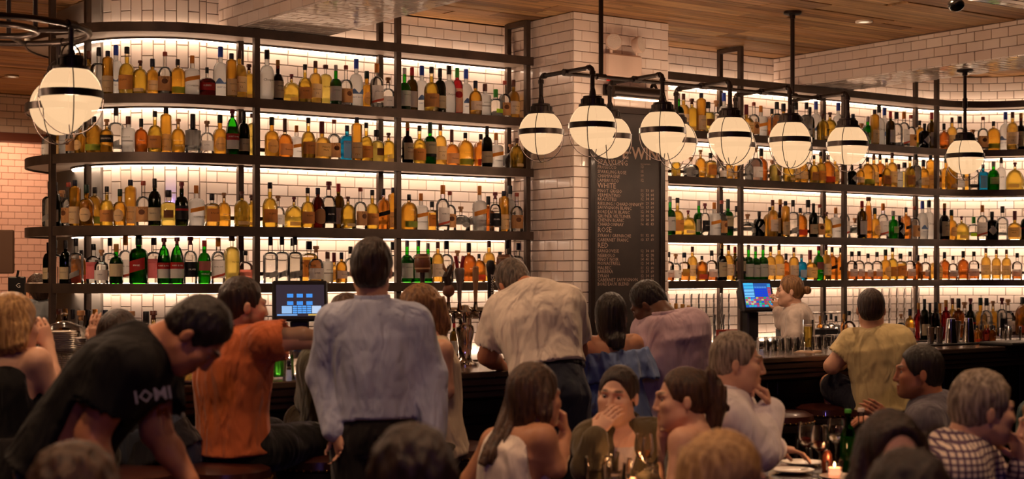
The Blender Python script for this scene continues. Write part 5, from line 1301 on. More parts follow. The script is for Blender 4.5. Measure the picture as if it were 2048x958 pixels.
# ---------------------------------------------------------------- materials of people
def skin_mat(name, col, lip=None):
    if name in MATS: return MATS[name]
    m = mat(name, col, .48, noise=(tuple(c * .9 for c in col), 22.), spec=.4); nt = m.node_tree; b = nt.nodes['Principled BSDF']
    pass
    src = b.inputs['Base Color'].links[0].from_socket
    for an, cc in (('lip', tuple(c * f for c, f in zip(col, (.80, .48, .45)))), ('beard', tuple(c * .22 for c in col)), ('brow', tuple(c * .12 for c in col))):
        at = nt.nodes.new('ShaderNodeAttribute'); at.attribute_name = an; mx = nt.nodes.new('ShaderNodeMix'); mx.data_type = 'RGBA'
        nt.links.new(at.outputs['Fac'], mx.inputs[0]); nt.links.new(src, mx.inputs[6]); mx.inputs[7].default_value = (*cc, 1); src = mx.outputs[2]
    nt.links.new(src, b.inputs['Base Color']); return m
def hair_mat(name, c0, c1):
    if name in MATS: return MATS[name]
    m = mat(name, c0, .42, spec=.5); nt = m.node_tree; b = nt.nodes['Principled BSDF']; tc = nt.nodes.new('ShaderNodeTexCoord'); mp = nt.nodes.new('ShaderNodeMapping')
    mp.inputs['Scale'].default_value = (90, 90, 9); nz = nt.nodes.new('ShaderNodeTexNoise'); nz.inputs['Detail'].default_value = 6; nz.inputs['Scale'].default_value = 1.
    nt.links.new(tc.outputs['Object'], mp.inputs[0]); nt.links.new(mp.outputs[0], nz.inputs['Vector'])
    r = nt.nodes.new('ShaderNodeValToRGB'); r.color_ramp.elements[0].color = (*c0, 1); r.color_ramp.elements[1].color = (*c1, 1); r.color_ramp.elements[0].position = .35; r.color_ramp.elements[1].position = .68
    nt.links.new(nz.outputs['Fac'], r.inputs[0]); nt.links.new(r.outputs[0], b.inputs['Base Color'])
    bp = nt.nodes.new('ShaderNodeBump'); bp.inputs['Strength'].default_value = .9; bp.inputs['Distance'].default_value = .012; nt.links.new(nz.outputs['Fac'], bp.inputs['Height']); nt.links.new(bp.outputs['Normal'], b.inputs['Normal'])
    return m
def cloth_mat(name, col, rough=.8, weave=260., sheen=.2):
    if 'fabric_' + name in MATS: return MATS['fabric_' + name]
    m = cloth0(name, col, rough, weave, sheen); nt = m.node_tree; b = nt.nodes['Principled BSDF']; tc = nt.nodes.new('ShaderNodeTexCoord'); mp = nt.nodes.new('ShaderNodeMapping')
    mp.inputs['Scale'].default_value = (10, 10, 4); mp.inputs['Rotation'].default_value = (.35, .25, 0); nz = nt.nodes.new('ShaderNodeTexNoise'); nz.inputs['Scale'].default_value = 1.; nz.inputs['Detail'].default_value = 2.5; nz.inputs['Distortion'].default_value = .35
    nt.links.new(tc.outputs['Object'], mp.inputs[0]); nt.links.new(mp.outputs[0], nz.inputs['Vector']); bp = nt.nodes.new('ShaderNodeBump'); bp.inputs['Strength'].default_value = .85; bp.inputs['Distance'].default_value = .07
    nt.links.new(nz.outputs['Fac'], bp.inputs['Height']); old = b.inputs['Normal'].links[0].from_socket; nt.links.new(old, bp.inputs['Normal']); nt.links.new(bp.outputs['Normal'], b.inputs['Normal']); return m
def cloth0(name, col, rough=.8, weave=260., sheen=.2): return mat('fabric_' + name, col, rough, noise=(tuple(c * .85 for c in col), 9.), bump=.08, bscale=weave, sheen=sheen, spec=.25)
SK = {'light': skin_mat('skin_light', rgb(226, 172, 140)), 'fair': skin_mat('skin_fair', rgb(232, 182, 152)), 'tan': skin_mat('skin_tan', rgb(190, 126, 92)), 'dark': skin_mat('skin_dark', rgb(92, 58, 42)), 'warm': skin_mat('skin_warm', rgb(208, 148, 112))}
HR = {'black': hair_mat('hair_black', rgb(22, 16, 14), rgb(46, 34, 28)), 'brown': hair_mat('hair_brown', rgb(52, 34, 24), rgb(96, 66, 44)), 'dbrown': hair_mat('hair_dark_brown', rgb(34, 23, 18), rgb(66, 45, 33)), 'blond': hair_mat('hair_blond', rgb(140, 98, 56), rgb(214, 168, 108)),
      'dblond': hair_mat('hair_dark_blond', rgb(104, 70, 42), rgb(168, 122, 76)), 'grey': hair_mat('hair_grey', rgb(96, 80, 66), rgb(184, 164, 144)), 'dgrey': hair_mat('hair_dark_grey', rgb(52, 42, 36), rgb(124, 106, 92))}
M_eye = mat('eye_white', rgb(168, 148, 136), .3); M_iris = mat('eye_dark', rgb(40, 26, 20), .15)

# ---------------------------------------------------------------- anatomy
def frame(fwd, upv):
    f = nrm(fwd); u = nrm(upv - f * (upv @ f)); r = np.cross(f, u); return np.stack([r, f, u], 1)      # columns right, forward, up
def head_prims(vol, H, R, nb, sex, sc=1., k=.018):
    """H head centre (between the ears at eye height), R axes"""
    def L(x, y, z): return H + R @ (V3(x, y, z) * sc)
    E = lambda c, r, kk=k: vol.add(el(L(*c), V3(*r) * sc, R), kk)
    m = sex == 'm'
    E((0, -.011, .028), (.076, .090, .088)); E((0, .030, -.035), (.060 if m else .056, .062, .082), .03)
    E((0, .052, -.088), (.042 if m else .035, .036, .030), .03); E((0, .078, -.098), (.019, .017, .017), .02)            # jaw, chin
    for s in (-1, 1):
        vol.add(rc(L(s * .056, .005, -.06), L(s * .026, .068, -.098), .018 * sc, .016 * sc), .025)
        E((s * .034, .052, -.058), (.026, .030, .034), .03); E((s * .040, .068, -.022), (.024, .022, .020), .025)                                                              # cheek
        vol.add(rc(L(s * .012, .093, .022), L(s * .043, .078, .018), .010 * sc, .009 * sc), .014)                         # brow
        vol.add(el(L(s * .081, -.006, -.012), V3(.0085, .0165, .028) * sc, R), .006)                                        # ear
        vol.add(el(L(s * .092, .002, -.008), V3(.006, .009, .015) * sc, R), .004, neg=True)
    for s in (-1, 1): vol.add(el(L(s * .031, .104, .002), V3(.019, .018, .013) * sc, R), .012, neg=True)                  # eye hollow
    vol.add(rc(L(0, .094, .006), L(0, .1075, -.034), .0085 * sc, .0115 * sc), .012)                                          # nose
    for s in (-1, 1): vol.add(el(L(s * .0115, .100, -.039), V3(.008, .009, .0075) * sc, R), .006)
    E((0, .091, -.064), (.024, .010, .0065), .007); E((0, .089, -.076), (.020, .010, .007), .007)                           # lips
    vol.add(rc(L(-.021, .100, -.0697), L(.021, .100, -.0697), .0022 * sc, .0022 * sc), .003, neg=True)
    vol.add(rc(L(0, -.035, -.035), nb, (.056 if m else .047) * sc, (.060 if m else .050) * sc), .03); 
    vol.add(rc(L(0, .012, -.055), nb + R[:, 1] * .012, .045 * sc, .050 * sc), .03)
def head_attr(me, v, H, R, sc, beard):
    q = ((v - H) @ R) / sc; n = len(v)
    lip = np.exp(-((q[:, 0] / .024) ** 4 + ((q[:, 1] - .1) / .02) ** 4 + ((q[:, 2] + .070) / .011) ** 4))
    brow = np.exp(-(((np.abs(q[:, 0]) - .031) / .018) ** 4 + ((q[:, 1] - .09) / .02) ** 4 + ((q[:, 2] - .027 + .2 * (np.abs(q[:, 0]) - .03) ** 2) / .0055) ** 4))
    bd = np.zeros(n)
    if beard:
        z = q[:, 2]; jaw = 1 / (1 + np.exp((z + .045 + .25 * np.abs(q[:, 0]) ** 1 * .3) / .006)); front = 1 / (1 + np.exp(-(q[:, 1] - (-.01)) / .01)); bd = beard * jaw * front * (q[:, 2] > -.135) * (1 - .9 * lip)
        side = np.exp(-(((np.abs(q[:, 0]) - .07) / .012) ** 2 + ((q[:, 1] - .012) / .014) ** 2 + ((z + .03) / .03) ** 2)); bd = np.clip(bd + beard * side, 0, 1)
    for nm, a in (('lip', lip), ('brow', brow), ('beard', bd)):
        at = me.attributes.new(nm, 'FLOAT', 'POINT'); at.data.foreach_set('value', a.astype(np.float32))
def hand_prims(vol, w, d, pn, side, curl=.5, sc=1., spread=.12, thumb=.6):
    """w wrist, d direction to the knuckles, pn palm-facing normal; side +1 when the thumb lies towards cross(d, pn)"""
    d = nrm(d); pn = nrm(pn - d * (pn @ d)); x = np.cross(d, pn) * side
    kn = w + d * .085 * sc
    vol.add(loft([(w - d * .01, x, .027 * sc, .020 * sc), (w + d * .035 * sc, x, .036 * sc, .017 * sc), (kn, x, .040 * sc, .014 * sc)]), .012)
    Ls = [(.030, .040, .026, .020, .0085), (.010, .045, .029, .021, .0088), (-.010, .042, .027, .020, .0085), (-.029, .033, .021, .018, .0075)]
    for off, a, b, c, r in Ls:
        p = kn + x * off * sc; an = curl * .9; dd = nrm(d + x * off * spread * 12 * (1 - curl)); 
        for i, ln in enumerate((a, b, c)):
            dv = dd * math.cos(an) + pn * math.sin(an); q = p + dv * ln * sc
            vol.add(rc(p, q, r * sc * (1 - .08 * i), r * sc * (.92 - .1 * i)), .004); p = q; an += curl * (1.25 if i == 0 else .9)
    p = w + d * .022 * sc + x * .026 * sc
    for i, (ln, r) in enumerate(((.042, .0125), (.033, .0105), (.026, .0092))):
        dv = nrm(d * (.75 + .25 * i) + x * (.75 - .45 * i) + pn * (.25 + thumb * .5 * (i + .3))); q = p + dv * ln * sc
        vol.add(rc(p, q, r * sc, r * sc * .9), .006); p = q
def obj_from(vol, name, m, root, O):
    v, f = vol.mesh()
    o = ob(name, to_mesh(name, v - O, f, [m]), root); return o, v
def torso_nodes(J, hr, sr, g=0., wide=1., sex='m', belly=1.):
    """elliptical sections from crotch to neck; g inflates for clothing"""
    pel, nk, mid = J['pel'], J['nk'], J['mid']; up = nrm(nk - pel)
    mr = nrm(hr + sr); N = []
    W = dict(m=(.165, .158, .150, .168, .182, .150, .075), f=(.172, .165, .125, .140, .152, .125, .060))[sex]
    Dp = dict(m=(.118, .118, .112, .122, .118, .085, .065), f=(.120, .115, .095, .108, .105, .075, .054))[sex]
    pts = [pel - nrm(mid - pel) * .07, pel, mid * .5 + pel * .5 + (mid - pel) * .1, mid + (nk - mid) * .18, mid + (nk - mid) * .52, mid + (nk - mid) * .80, nk]
    rs = [hr, hr, mr, mr, sr, sr, sr]
    for i in range(7): N.append((pts[i], rs[i], W[i] * wide + g, Dp[i] * (belly if i in (1, 2, 3) else 1.) * (wide * .5 + .5) + g))
    return N

def person(spec):
    """joints are given as (column, row, depth offset) in the photograph's frame and placed at real depth"""
    D = spec['D']; J = {}
    for k, q in spec['j'].items(): J[k] = P(q[0], q[1], D + (q[2] if len(q) > 2 else 0.))
    sex = spec.get('sex', 'm'); wide = spec.get('wide', 1.); seed = spec.get('seed', 1)
    sr = nrm(J['rs'] - J['ls']); hy = spec.get('hr')
    hr = nrm(sr * V3(1, 1, 0)) if hy is None else nrm(RT * math.cos(math.radians(hy)) + FW * math.sin(math.radians(hy)))
    if 'mid' not in J: J['mid'] = J['pel'] * .55 + J['nk'] * .45
    hd = spec['head']                                   # yaw (0 away from the viewer, 90 to the right), pitch, roll, scale
    ya, pi_, ro = (math.radians(a) for a in hd[:3]); hs = hd[3] if len(hd) > 3 else (1. if sex == 'm' else .96)
    f = FW * math.cos(ya) * math.cos(pi_) + RT * math.sin(ya) * math.cos(pi_) + V3(0, 0, math.sin(pi_))
    side = RT * math.cos(ya) - FW * math.sin(ya); up = nrm(V3(0, 0, 1) * math.cos(ro) + side * math.sin(ro)); HRm = frame(f, up)
    if spec.get('sit'):
        fw_ = np.cross(V3(0, 0, 1), hr); pz = J['pel'][2]
        for s_, sg in (('l', -1), ('r', 1)):
            J[s_ + 'k'] = J['pel'] + fw_ * .42 + hr * sg * spec.get('knees', .13) - V3(0, 0, .02); J[s_ + 'a'] = J[s_ + 'k'] + fw_ * .0; J[s_ + 'a'][2] = max(.085, pz - .52)
    H = J['hd']; O = V3(J['pel'][0], J['pel'][1], 0.)
    root = empty('person', O); tag(root, spec['label'], 'person')
    skin = SK[spec.get('skin', 'light')]
    face = spec.get('face', True)
    allp = np.array(list(J.values())); lo = allp.min(0) - .26; hi = allp.max(0) + .26
    if 'zmin' in spec: lo[2] = max(lo[2], spec['zmin'])
    lo[2] = max(lo[2], 0.0)
    fh = .0052 if face else .009
    dense = [(H - .15 * hs, H + .15 * hs, fh)]
    for k in ('lh', 'rh'):
        if k in spec.get('hands', {}): w = J[k[0] + 'w']; dense.append((w - .13, w + .13, .006))
    vol = Vol(lo, hi, spec.get('res', .016), dense)
    tn = torso_nodes(J, hr, sr, -.012, wide, sex, spec.get('belly', 1.)); vol.add(loft(tn), .02)
    ar = dict(m=(.060, .047, .040, .029), f=(.047, .038, .033, .024))[sex]; aw = spec.get('arm', 1.)
    for s in ('l', 'r'):
        S_, E_, W_ = J[s + 's'], J.get(s + 'e'), J.get(s + 'w')
        vol.add(rc(J['nk'] * .7 + J['mid'] * .3, S_, .075 * aw, ar[0] * aw), .05); 
        if E_ is None: continue
        vol.add(rc(S_, E_, ar[0] * aw, ar[1] * aw), .04)
        if W_ is not None: vol.add(rc(E_, E_ * .6 + W_ * .4, ar[1] * aw, ar[2] * 1.08 * aw), .015).add(rc(E_ * .6 + W_ * .4, W_, ar[2] * 1.08 * aw, ar[3]), .015)
    lr = dict(m=(.090, .062, .058, .040), f=(.092, .060, .054, .036))[sex]
    legs = []
    for s, sg in (('l', -1), ('r', 1)):
        if s + 'k' in J:
            h = J['pel'] + hr * sg * .09 - V3(0, 0, .03); K = J[s + 'k']; A = J.get(s + 'a'); legs.append((h, K, A))
            vol.add(rc(h, K, lr[0], lr[1]), .03)
            if A is not None: vol.add(rc(K, K * .65 + A * .35, lr[1] * .95, lr[2]), .02).add(rc(K * .65 + A * .35, A, lr[2], lr[3]), .02).add(rc(A, A + hr * 0 + nrm(np.cross(V3(0, 0, 1), hr)) * .14 - V3(0, 0, .04), .035, .028), .02)
    head_prims(vol, H, HRm, J['nk'] + (J['nk'] - J['mid']) * .02, sex, hs)
    for k, (dv, pn, sd, cu, *rest) in spec.get('hands', {}).items():
        w = J[k[0] + 'w']; 
        dv = RT * dv[0] + V3(0, 0, dv[1]) + FW * dv[2]; pn = RT * pn[0] + V3(0, 0, pn[1]) + FW * pn[2]
        hand_prims(vol, w, dv, pn, sd, cu, .98 if sex == 'm' else .9)
    for k in ('l', 'r'):
        if k + 'h' not in spec.get('hands', {}) and k + 'w' in J and k + 'e' in J:
            d = nrm(J[k + 'w'] - J[k + 'e']); pn = nrm(np.cross(d, V3(0, 0, 1)) + V3(0, 0, .01)); hand_prims(vol, J[k + 'w'], d, pn, 1, .45, .95 if sex == 'm' else .88)
    v, fc = vol.mesh(); me = to_mesh('body', v - O, fc, [skin]); head_attr(me, v, H, HRm, hs, spec.get('beard', 0.)); body = ob('body', me, root)
    # eyes
    if face:
        for s in (-1, 1):
            c = H + HRm @ (V3(s * .031, .0762, .001) * hs); e = MB().sphere((0, 0, 0), .0125 * hs, 12, 8).build('eye', M_eye, body, True, c - O)
            pc = HRm @ (V3(0, .0055, -.0005) * hs); MB().sphere((0, 0, 0), .0078 * hs, 10, 6).build('iris', M_iris, e, True, pc)
    # ---- clothes
    for cn, c in spec.get('wear', {}).items():
        kind = c['kind']; m = c['mat']; g = c.get('g', .014); w = wrinkle(c.get('wr', .006), c.get('ws', 20.), seed)
        vv = Vol(lo, hi, c.get('res', .0125))
        if kind == 'top':
            N = torso_nodes(J, hr, sr, g, wide, sex, spec.get('belly', 1.))
            if c.get('untuck', 0) < 0: N = [(J['pel'] - nrm(J['mid'] - J['pel']) * c['untuck'], hr, N[1][2] * .5 + N[2][2] * .5, N[1][3])] + N[2:]
            elif c.get('untuck', 0): N[0] = (J['pel'] - nrm(J['mid'] - J['pel']) * c['untuck'], hr, N[1][2] + .012, N[1][3] + .012)
            elif c.get('crop') is not None: N = N[c['crop']:]
            else: N = N[1:]
            N[-1] = (N[-1][0], N[-1][1], N[-1][2] + c.get('neck', 0), N[-1][3] + c.get('neck', 0))
            vv.add(loft(N), .015, disp=w)
            sl = c.get('sleeve', 'long')
            for s in ('l', 'r'):
                S_, E_, W_ = J[s + 's'], J.get(s + 'e'), J.get(s + 'w')
                if sl == 'none': continue
                vv.add(rc(J['nk'] * .7 + J['mid'] * .3, S_, .078 * aw + g, ar[0] * aw + g), .05, disp=w)
                if E_ is None: continue
                if sl == 'long': vv.add(rc(S_, E_, ar[0] * aw + g, ar[1] * aw + g + .006), .04, disp=w); 
                if sl == 'long' and W_ is not None: vv.add(rc(E_, E_ + (W_ - E_) * c.get('cuff', .93), ar[1] * aw + g + .006, ar[3] + g + .006), .02, disp=w)
                if sl == 'short':
                    t = c.get('slen', .62); Q = S_ + (E_ - S_) * t; vv.add(rc(S_, Q, ar[0] * aw + g + .002, ar[0] * aw * (1 - t) + ar[1] * aw * t + g + .012), .03, disp=w)
                    ax = nrm(E_ - S_)
                    vv.add(rc(Q + ax * .045, Q + ax * .14, .10, .10), .002, neg=True)
            if sl == 'none':
                for s, sg in (('l', -1), ('r', 1)):
                    S_ = J[s + 's']; vv.add(rc(S_ + sr * sg * .03 + V3(0, 0, .05), S_ + sr * sg * .045 - V3(0, 0, .14), c.get('cut', .075), c.get('cut', .075) * .95), .01, neg=True)
            up = nrm(J['nk'] - J['mid'])
            nd = c.get('scoop', .0); HB = J['nk'] + up * (.055 + c.get('collar', 0.))
            vv.add(el(J['nk'] + up * (.075 - nd + c.get('collar', 0.)) + HRm[:, 1] * 0, V3(.066 + nd * .55 + c.get('neck', 0), .066 + nd * .55, .075)), .008, neg=True)
            for q in c.get('vneck', []): pass
        elif kind == 'pants':
            pb = spec.get('belly', 1.) * (wide * .5 + .5)
            vv.add(loft([(J['pel'] - V3(0, 0, .09), hr, .14, .105), (J['pel'], hr, .158 * wide + g * .6, .118 * pb + g * .6), (J['pel'] + nrm(J['mid'] - J['pel']) * c.get('rise', .11), hr, .149 * wide + g * .6, .116 * pb + g * .6)]), .03, disp=w)
            for h, K, A in legs:
                if c.get('short'): vv.add(rc(h, h + (K - h) * .82, lr[0] + g, lr[1] + g + .022), .03, disp=w)
                else:
                    vv.add(rc(h, K, lr[0] + g, lr[1] + g + .004), .03, disp=w)
                    if A is not None: vv.add(rc(K, A + V3(0, 0, .03), lr[1] + g, lr[3] + g + .012), .02, disp=w)
        elif kind == 'tube':                            # strapless band: list of lofts given by hand
            for N in c['lofts'](J, hr, sr): vv.add(loft(N), .012, disp=w)
        for fn in c.get('cut_prims', []): vv.add(fn(J, HRm, hr, sr), .006, neg=True)
        o, _ = obj_from(vv, cn, m, root, O)
        if c.get('collar_ring'):
            up = nrm(J['nk'] - J['mid']) * .7 + V3(0, 0, .3); up = nrm(up); r = (.068 if sex == 'm' else .06) + c.get('ring_r', 0.); ru = c.get('ring_up', 0.); rx = nrm(sr - up * (sr @ up)); fy_ = np.cross(up, rx)
            ring = [J['nk'] - O + up * (.018 + ru + .012 * math.cos(a)) + rx * r * math.sin(a) * 1.02 - fy_ * r * math.cos(a) * 1.0 for a in np.linspace(.5, 2 * math.pi - .5, 22)] if c['collar_ring'] == 'open' else [J['nk'] - O + up * (.012 + ru) + rx * r * math.sin(a) - fy_ * r * math.cos(a) for a in np.linspace(0, 2 * math.pi, 26)]
            cv = Vol(J['nk'] - .16, J['nk'] + .16, .007)
            pts = [q + O for q in ring]
            for a, b in zip(pts[:-1], pts[1:]): cv.add(loft([(a - up * .022, nrm(b - a), .02, .0065), (a + up * .022, nrm(b - a), .02, .005)]), .004)
            obj_from(cv, 'collar', m, root, O)
    # ---- hair
    hs_ = spec.get('hair')
    if hs_: hair(hs_, H, HRm, hs, J, root, O, seed)
    return root
def hair(c, H, R, sc, J, root, O, seed):
    m = HR[c['col']]; t = c.get('t', .014)
    def L(x, y, z): return H + R @ (V3(x, y, z) * sc)
    pts = [L(0, 0, 0) - .17, L(0, 0, 0) + .17] + [P(q[0], q[1], q[2]) - .06 for st in c.get('locks', []) for q in st['p']] + [P(q[0], q[1], q[2]) + .06 for st in c.get('locks', []) for q in st['p']]
    lo = np.min(pts, 0); hi = np.max(pts, 0); vol = Vol(lo, hi, c.get('res', .0072))
    rs = np.random.RandomState(seed + 5); ph = rs.uniform(0, 6, 4)
    def strands(g):
        q = (g - H) @ R; an = np.arctan2(q[..., 0], -q[..., 1] + .02 * 0); z = q[..., 2]
        return -(.0013 * np.sin(an * 34 + 5 * np.sin(z * 20 + ph[0])) + .0012 * np.sin(an * 17 + z * 60 + ph[1]) + c.get('mess', .0) * (np.sin(q[..., 0] * 95 + ph[2]) * np.sin(q[..., 1] * 80 + ph[3]) * np.sin(z * 70)))
    vol.add(el(L(0, -.014, .030), V3(.078 + t * .7, .092 + t, .090 + t * 1.1) * sc, R), .01, disp=strands)
    nape = c.get('nape', -.075)
    vol.add(el(L(0, -.048, nape * .45), V3((.070 if c.get('cover') else .060) + t * .5, .052 + t * .6, abs(nape) * .9 + .01) * sc, R), .03, disp=strands)
    # carve the face and ears free
    ht = c.get('line', .072)
    vol.add(el(L(0, .112, -.035), V3(.075, .073, .035 + ht) * sc, R), .026, neg=True)
    vol.add(el(L(0, .05, -.10), V3(.10, .085, .075) * sc, R), .01, neg=True)
    if not c.get('cover'):
        for s in (-1, 1): vol.add(el(L(s * .088, .010, -.030), V3(.022, .026, .037) * sc, R), .010, neg=True)
    # trim under the nape
    if not c.get('cover'): vol.add(el(L(0, -.02, nape - .075), V3(.13, .15, .055) * sc, R), .012, neg=True)
    for st in c.get('locks', []):
        ps = [P(*q[:3]) for q in st['p']]; rr = [q[3] for q in st['p']]; ry = st.get('flat', .55); rv = st.get('r', None)
        rvec = RT if rv is None else nrm(RT * math.cos(math.radians(rv)) + FW * math.sin(math.radians(rv)))
        def lockdisp(g):
            w = (g @ rvec); z = g[..., 2]; return -(.0035 * np.sin(w * 240 + 6 * np.sin(z * 9)) + .003 * np.sin(w * 120 + z * 14))
        vol.add(loft([(p, rvec, r, r * ry) for p, r in zip(ps, rr)]), .02, disp=lockdisp)
    for b in c.get('balls', []): vol.add(el(L(*b[:3]), V3(b[3], b[3], b[4] if len(b) > 4 else b[3]) * sc, R), .008, disp=strands)
    obj_from(vol, 'hair', m, root, O)
# ================================================================ the guests
C_ = cloth_mat
def check_mat():
    m = mat('fabric_check', rgb(226, 208, 196), .8, spec=.25); nt = m.node_tree; b = nt.nodes['Principled BSDF']; tc0 = nt.nodes.new('ShaderNodeTexCoord'); tc = nt.nodes.new('ShaderNodeMapping'); tc.inputs['Rotation'].default_value = (0, 0, YAW); nt.links.new(tc0.outputs['Object'], tc.inputs[0]); out = None
    for ax in ('X', 'Z'):
        w = nt.nodes.new('ShaderNodeTexWave'); w.wave_type = 'BANDS'; w.bands_direction = ax; w.inputs['Scale'].default_value = 15.; nt.links.new(tc.outputs[0], w.inputs['Vector'])
        r = nt.nodes.new('ShaderNodeMapRange'); r.inputs[1].default_value = .66; r.inputs[2].default_value = .8; nt.links.new(w.outputs['Fac'], r.inputs[0])
        if out is None: out = r.outputs[0]
        else:
            x = nt.nodes.new('ShaderNodeMath'); x.operation = 'MAXIMUM'; nt.links.new(out, x.inputs[0]); nt.links.new(r.outputs[0], x.inputs[1]); out = x.outputs[0]
    mx = nt.nodes.new('ShaderNodeMix'); mx.data_type = 'RGBA'; mx.inputs[6].default_value = (*rgb(226, 206, 192), 1); mx.inputs[7].default_value = (*rgb(92, 70, 92), 1)
    nt.links.new(out, mx.inputs[0]); nt.links.new(mx.outputs[2], b.inputs['Base Color']); return m
DARKP = C_('charcoal', rgb(34, 29, 28)); BLK = C_('black', rgb(22, 20, 21)); JEAN = C_('denim', rgb(46, 50, 64)); OLIVE = C_('olive', rgb(74, 64, 44))
PANTS = lambda m, **k: dict(kind='pants', mat=m, res=.017, **k)

# man standing in a blue shirt, seen from behind
person(dict(label='person in a pale blue shirt and black trousers standing, back turned, at the centre', D=6.1, skin='light', face=False, seed=2, wide=1.02,
  j=dict(hd=(743, 538), nk=(745, 606), pel=(750, 862), ls=(672, 648), rs=(822, 646), le=(644, 752, .03), re=(856, 750, .03), lw=(670, 858, -.06), rw=(866, 872, -.04), lk=(706, 1075, .03), rk=(796, 1075, .03), la=(704, 1275), ra=(798, 1275)),
  head=(3, -2, 2), hair=dict(col='dbrown', t=.013, nape=-.062, mess=.003, line=.07),
  wear={'shirt': dict(kind='top', mat=C_('blue_shirt', rgb(190, 196, 220)), sleeve='long', cuff=1.0, g=.020, wr=.008, ws=15., res=.010, untuck=-.055, collar_ring='full', collar=.01), 'trousers': PANTS(DARKP, rise=.085)}))
# man in orange, arm stretched to the right
person(dict(label='person in an orange t-shirt on a stool, arm stretched out towards the bar', D=6.5, skin='light', seed=3, beard=.85, wide=1.05, hr=-35, knees=.14, sit=True,
  j=dict(hd=(486, 610), nk=(466, 660), pel=(468, 886), mid=(462, 780), ls=(424, 694, .14), rs=(532, 682, -.13), le=(418, 790, .34), re=(604, 676, -.12), lw=(470, 766, .52), rw=(684, 690, .0)),
  head=(62, -4, 0), hair=dict(col='dbrown', t=.008, nape=-.055, mess=.002, line=.080),
  wear={'t_shirt': dict(kind='top', mat=C_('orange', rgb(214, 112, 62)), sleeve='short', slen=.62, g=.022, wr=.009, ws=14., untuck=.045, res=.0105), 'shorts': PANTS(BLK, short=True)}))
# woman with a bob in a cream top
person(dict(label='person in a cream sleeveless top seated between the blue shirt and the taps', D=7.05, sex='f', skin='light', seed=4, hr=90, sit=True,
  j=dict(hd=(836, 622), nk=(862, 672), pel=(880, 888), ls=(884, 702, -.15), rs=(858, 696, .15), le=(892, 782, -.16), lw=(838, 800, -.1), re=(830, 770, .2), rw=(800, 760, .1)),
  head=(-104, -2, 0), hair=dict(col='dblond', t=.018, nape=-.10, cover=True, line=.055, locks=[dict(p=[(868, 600, 7.05, .05), (884, 645, 7.05, .045), (880, 676, 7.05, .03)], flat=1.2)]),
  wear={'top': dict(kind='top', mat=C_('cream_top', rgb(222, 200, 168)), sleeve='none', g=.022, wr=.006, untuck=.05, scoop=.02), 'trousers': PANTS(OLIVE)}))
# man in a white polo leaning on the bar
person(dict(label='person in a white polo shirt and jeans leaning over the bar by the taps', D=7.45, skin='tan', face=False, seed=5, wide=1.16, belly=1.12, arm=1.1,
  j=dict(hd=(1026, 566, .22), nk=(1066, 580, .10), mid=(1078, 668, 0), pel=(1104, 790, -.10), ls=(1008, 622, .10), rs=(1134, 606, .06), le=(975, 712, .16), re=(1156, 700, .2), lw=(1004, 733, .40), rw=(1092, 735, .45), lk=(1076, 960), rk=(1142, 960), la=(1076, 1140), ra=(1144, 1140)),
  head=(-28, -34, -8), hair=dict(col='dgrey', t=.009, nape=-.06, line=.074),
  wear={'polo_shirt': dict(kind='top', mat=C_('white_polo', rgb(240, 224, 208)), sleeve='short', slen=.80, g=.024, wr=.009, ws=13., untuck=-.135, res=.0105, collar_ring='full'), 'jeans': PANTS(JEAN, rise=.13), 
        'belt': dict(kind='tube', mat=BLK, g=.0, wr=0., res=.012, lofts=lambda J, hr, sr: [[(J['pel'] + nrm(J['mid'] - J['pel']) * .105, hr, .196, .142), (J['pel'] + nrm(J['mid'] - J['pel']) * .14, hr, .193, .140)]])}))
# woman in a blue off-shoulder top
person(dict(label='person in a blue off-shoulder ruffled top seated at the bar, back turned', D=7.8, sex='f', skin='warm', face=False, seed=6, sit=True, hr=0,
  j=dict(hd=(1222, 634), nk=(1222, 676), pel=(1236, 842), ls=(1182, 692), rs=(1266, 688), le=(1176, 752, .08), re=(1286, 744, .08), lw=(1200, 772, .32), rw=(1270, 768, .34)),
  head=(6, -3, 0), hair=dict(col='black', t=.016, nape=-.1, cover=True, line=.06, locks=[dict(p=[(1224, 606, 7.84, .075), (1224, 650, 7.78, .07), (1232, 680, 7.70, .055), (1238, 698, 7.68, .03)], flat=.5)]),
  wear={'dress': dict(kind='tube', mat=C_('powder_blue', rgb(122, 144, 190)), wr=.007, ws=30., lofts=lambda J, hr, sr: [
        [(J['pel'] - V3(0, 0, .12), hr, .20, .15), (J['pel'], hr, .185, .14), (J['mid'], hr, .145, .115), (J['mid'] + (J['nk'] - J['mid']) * .55, sr, .150, .115)]]),
        'ruffle': dict(kind='tube', mat=C_('powder_blue', rgb(122, 144, 190)), wr=.012, ws=70., res=.009, lofts=lambda J, hr, sr: [
        [(J['nk'] * .74 + J['mid'] * .26 + V3(0, 0, -.01), sr, .188, .118), (J['nk'] * .45 + J['mid'] * .55, sr, .215, .145), (J['nk'] * .1 + J['mid'] * .9, sr, .232, .160)]]),
        'skirt': PANTS(C_('pale_denim', rgb(120, 130, 160)))}))
# man in lilac shirt looking down
person(dict(label='person in a lilac shirt seated at the bar, head bowed to one side', D=8.0, skin='dark', seed=7, wide=1.12, arm=1.1, sit=True, hr=20, beard=.3,
  j=dict(hd=(1296, 606, .10), nk=(1332, 634), mid=(1346, 724), pel=(1352, 836), ls=(1296, 662, .12), rs=(1382, 650, -.05), le=(1290, 728, .28), re=(1392, 742, .12), lw=(1284, 760, .45), rw=(1350, 758, .42)),
  head=(-64, -34, -6), hair=dict(col='black', t=.006, nape=-.06, line=.076),
  wear={'shirt': dict(kind='top', mat=C_('lilac', rgb(206, 178, 190)), sleeve='long', g=.022, wr=.008, ws=16., untuck=.06, res=.0105, collar_ring='full'), 'trousers': PANTS(DARKP)}))
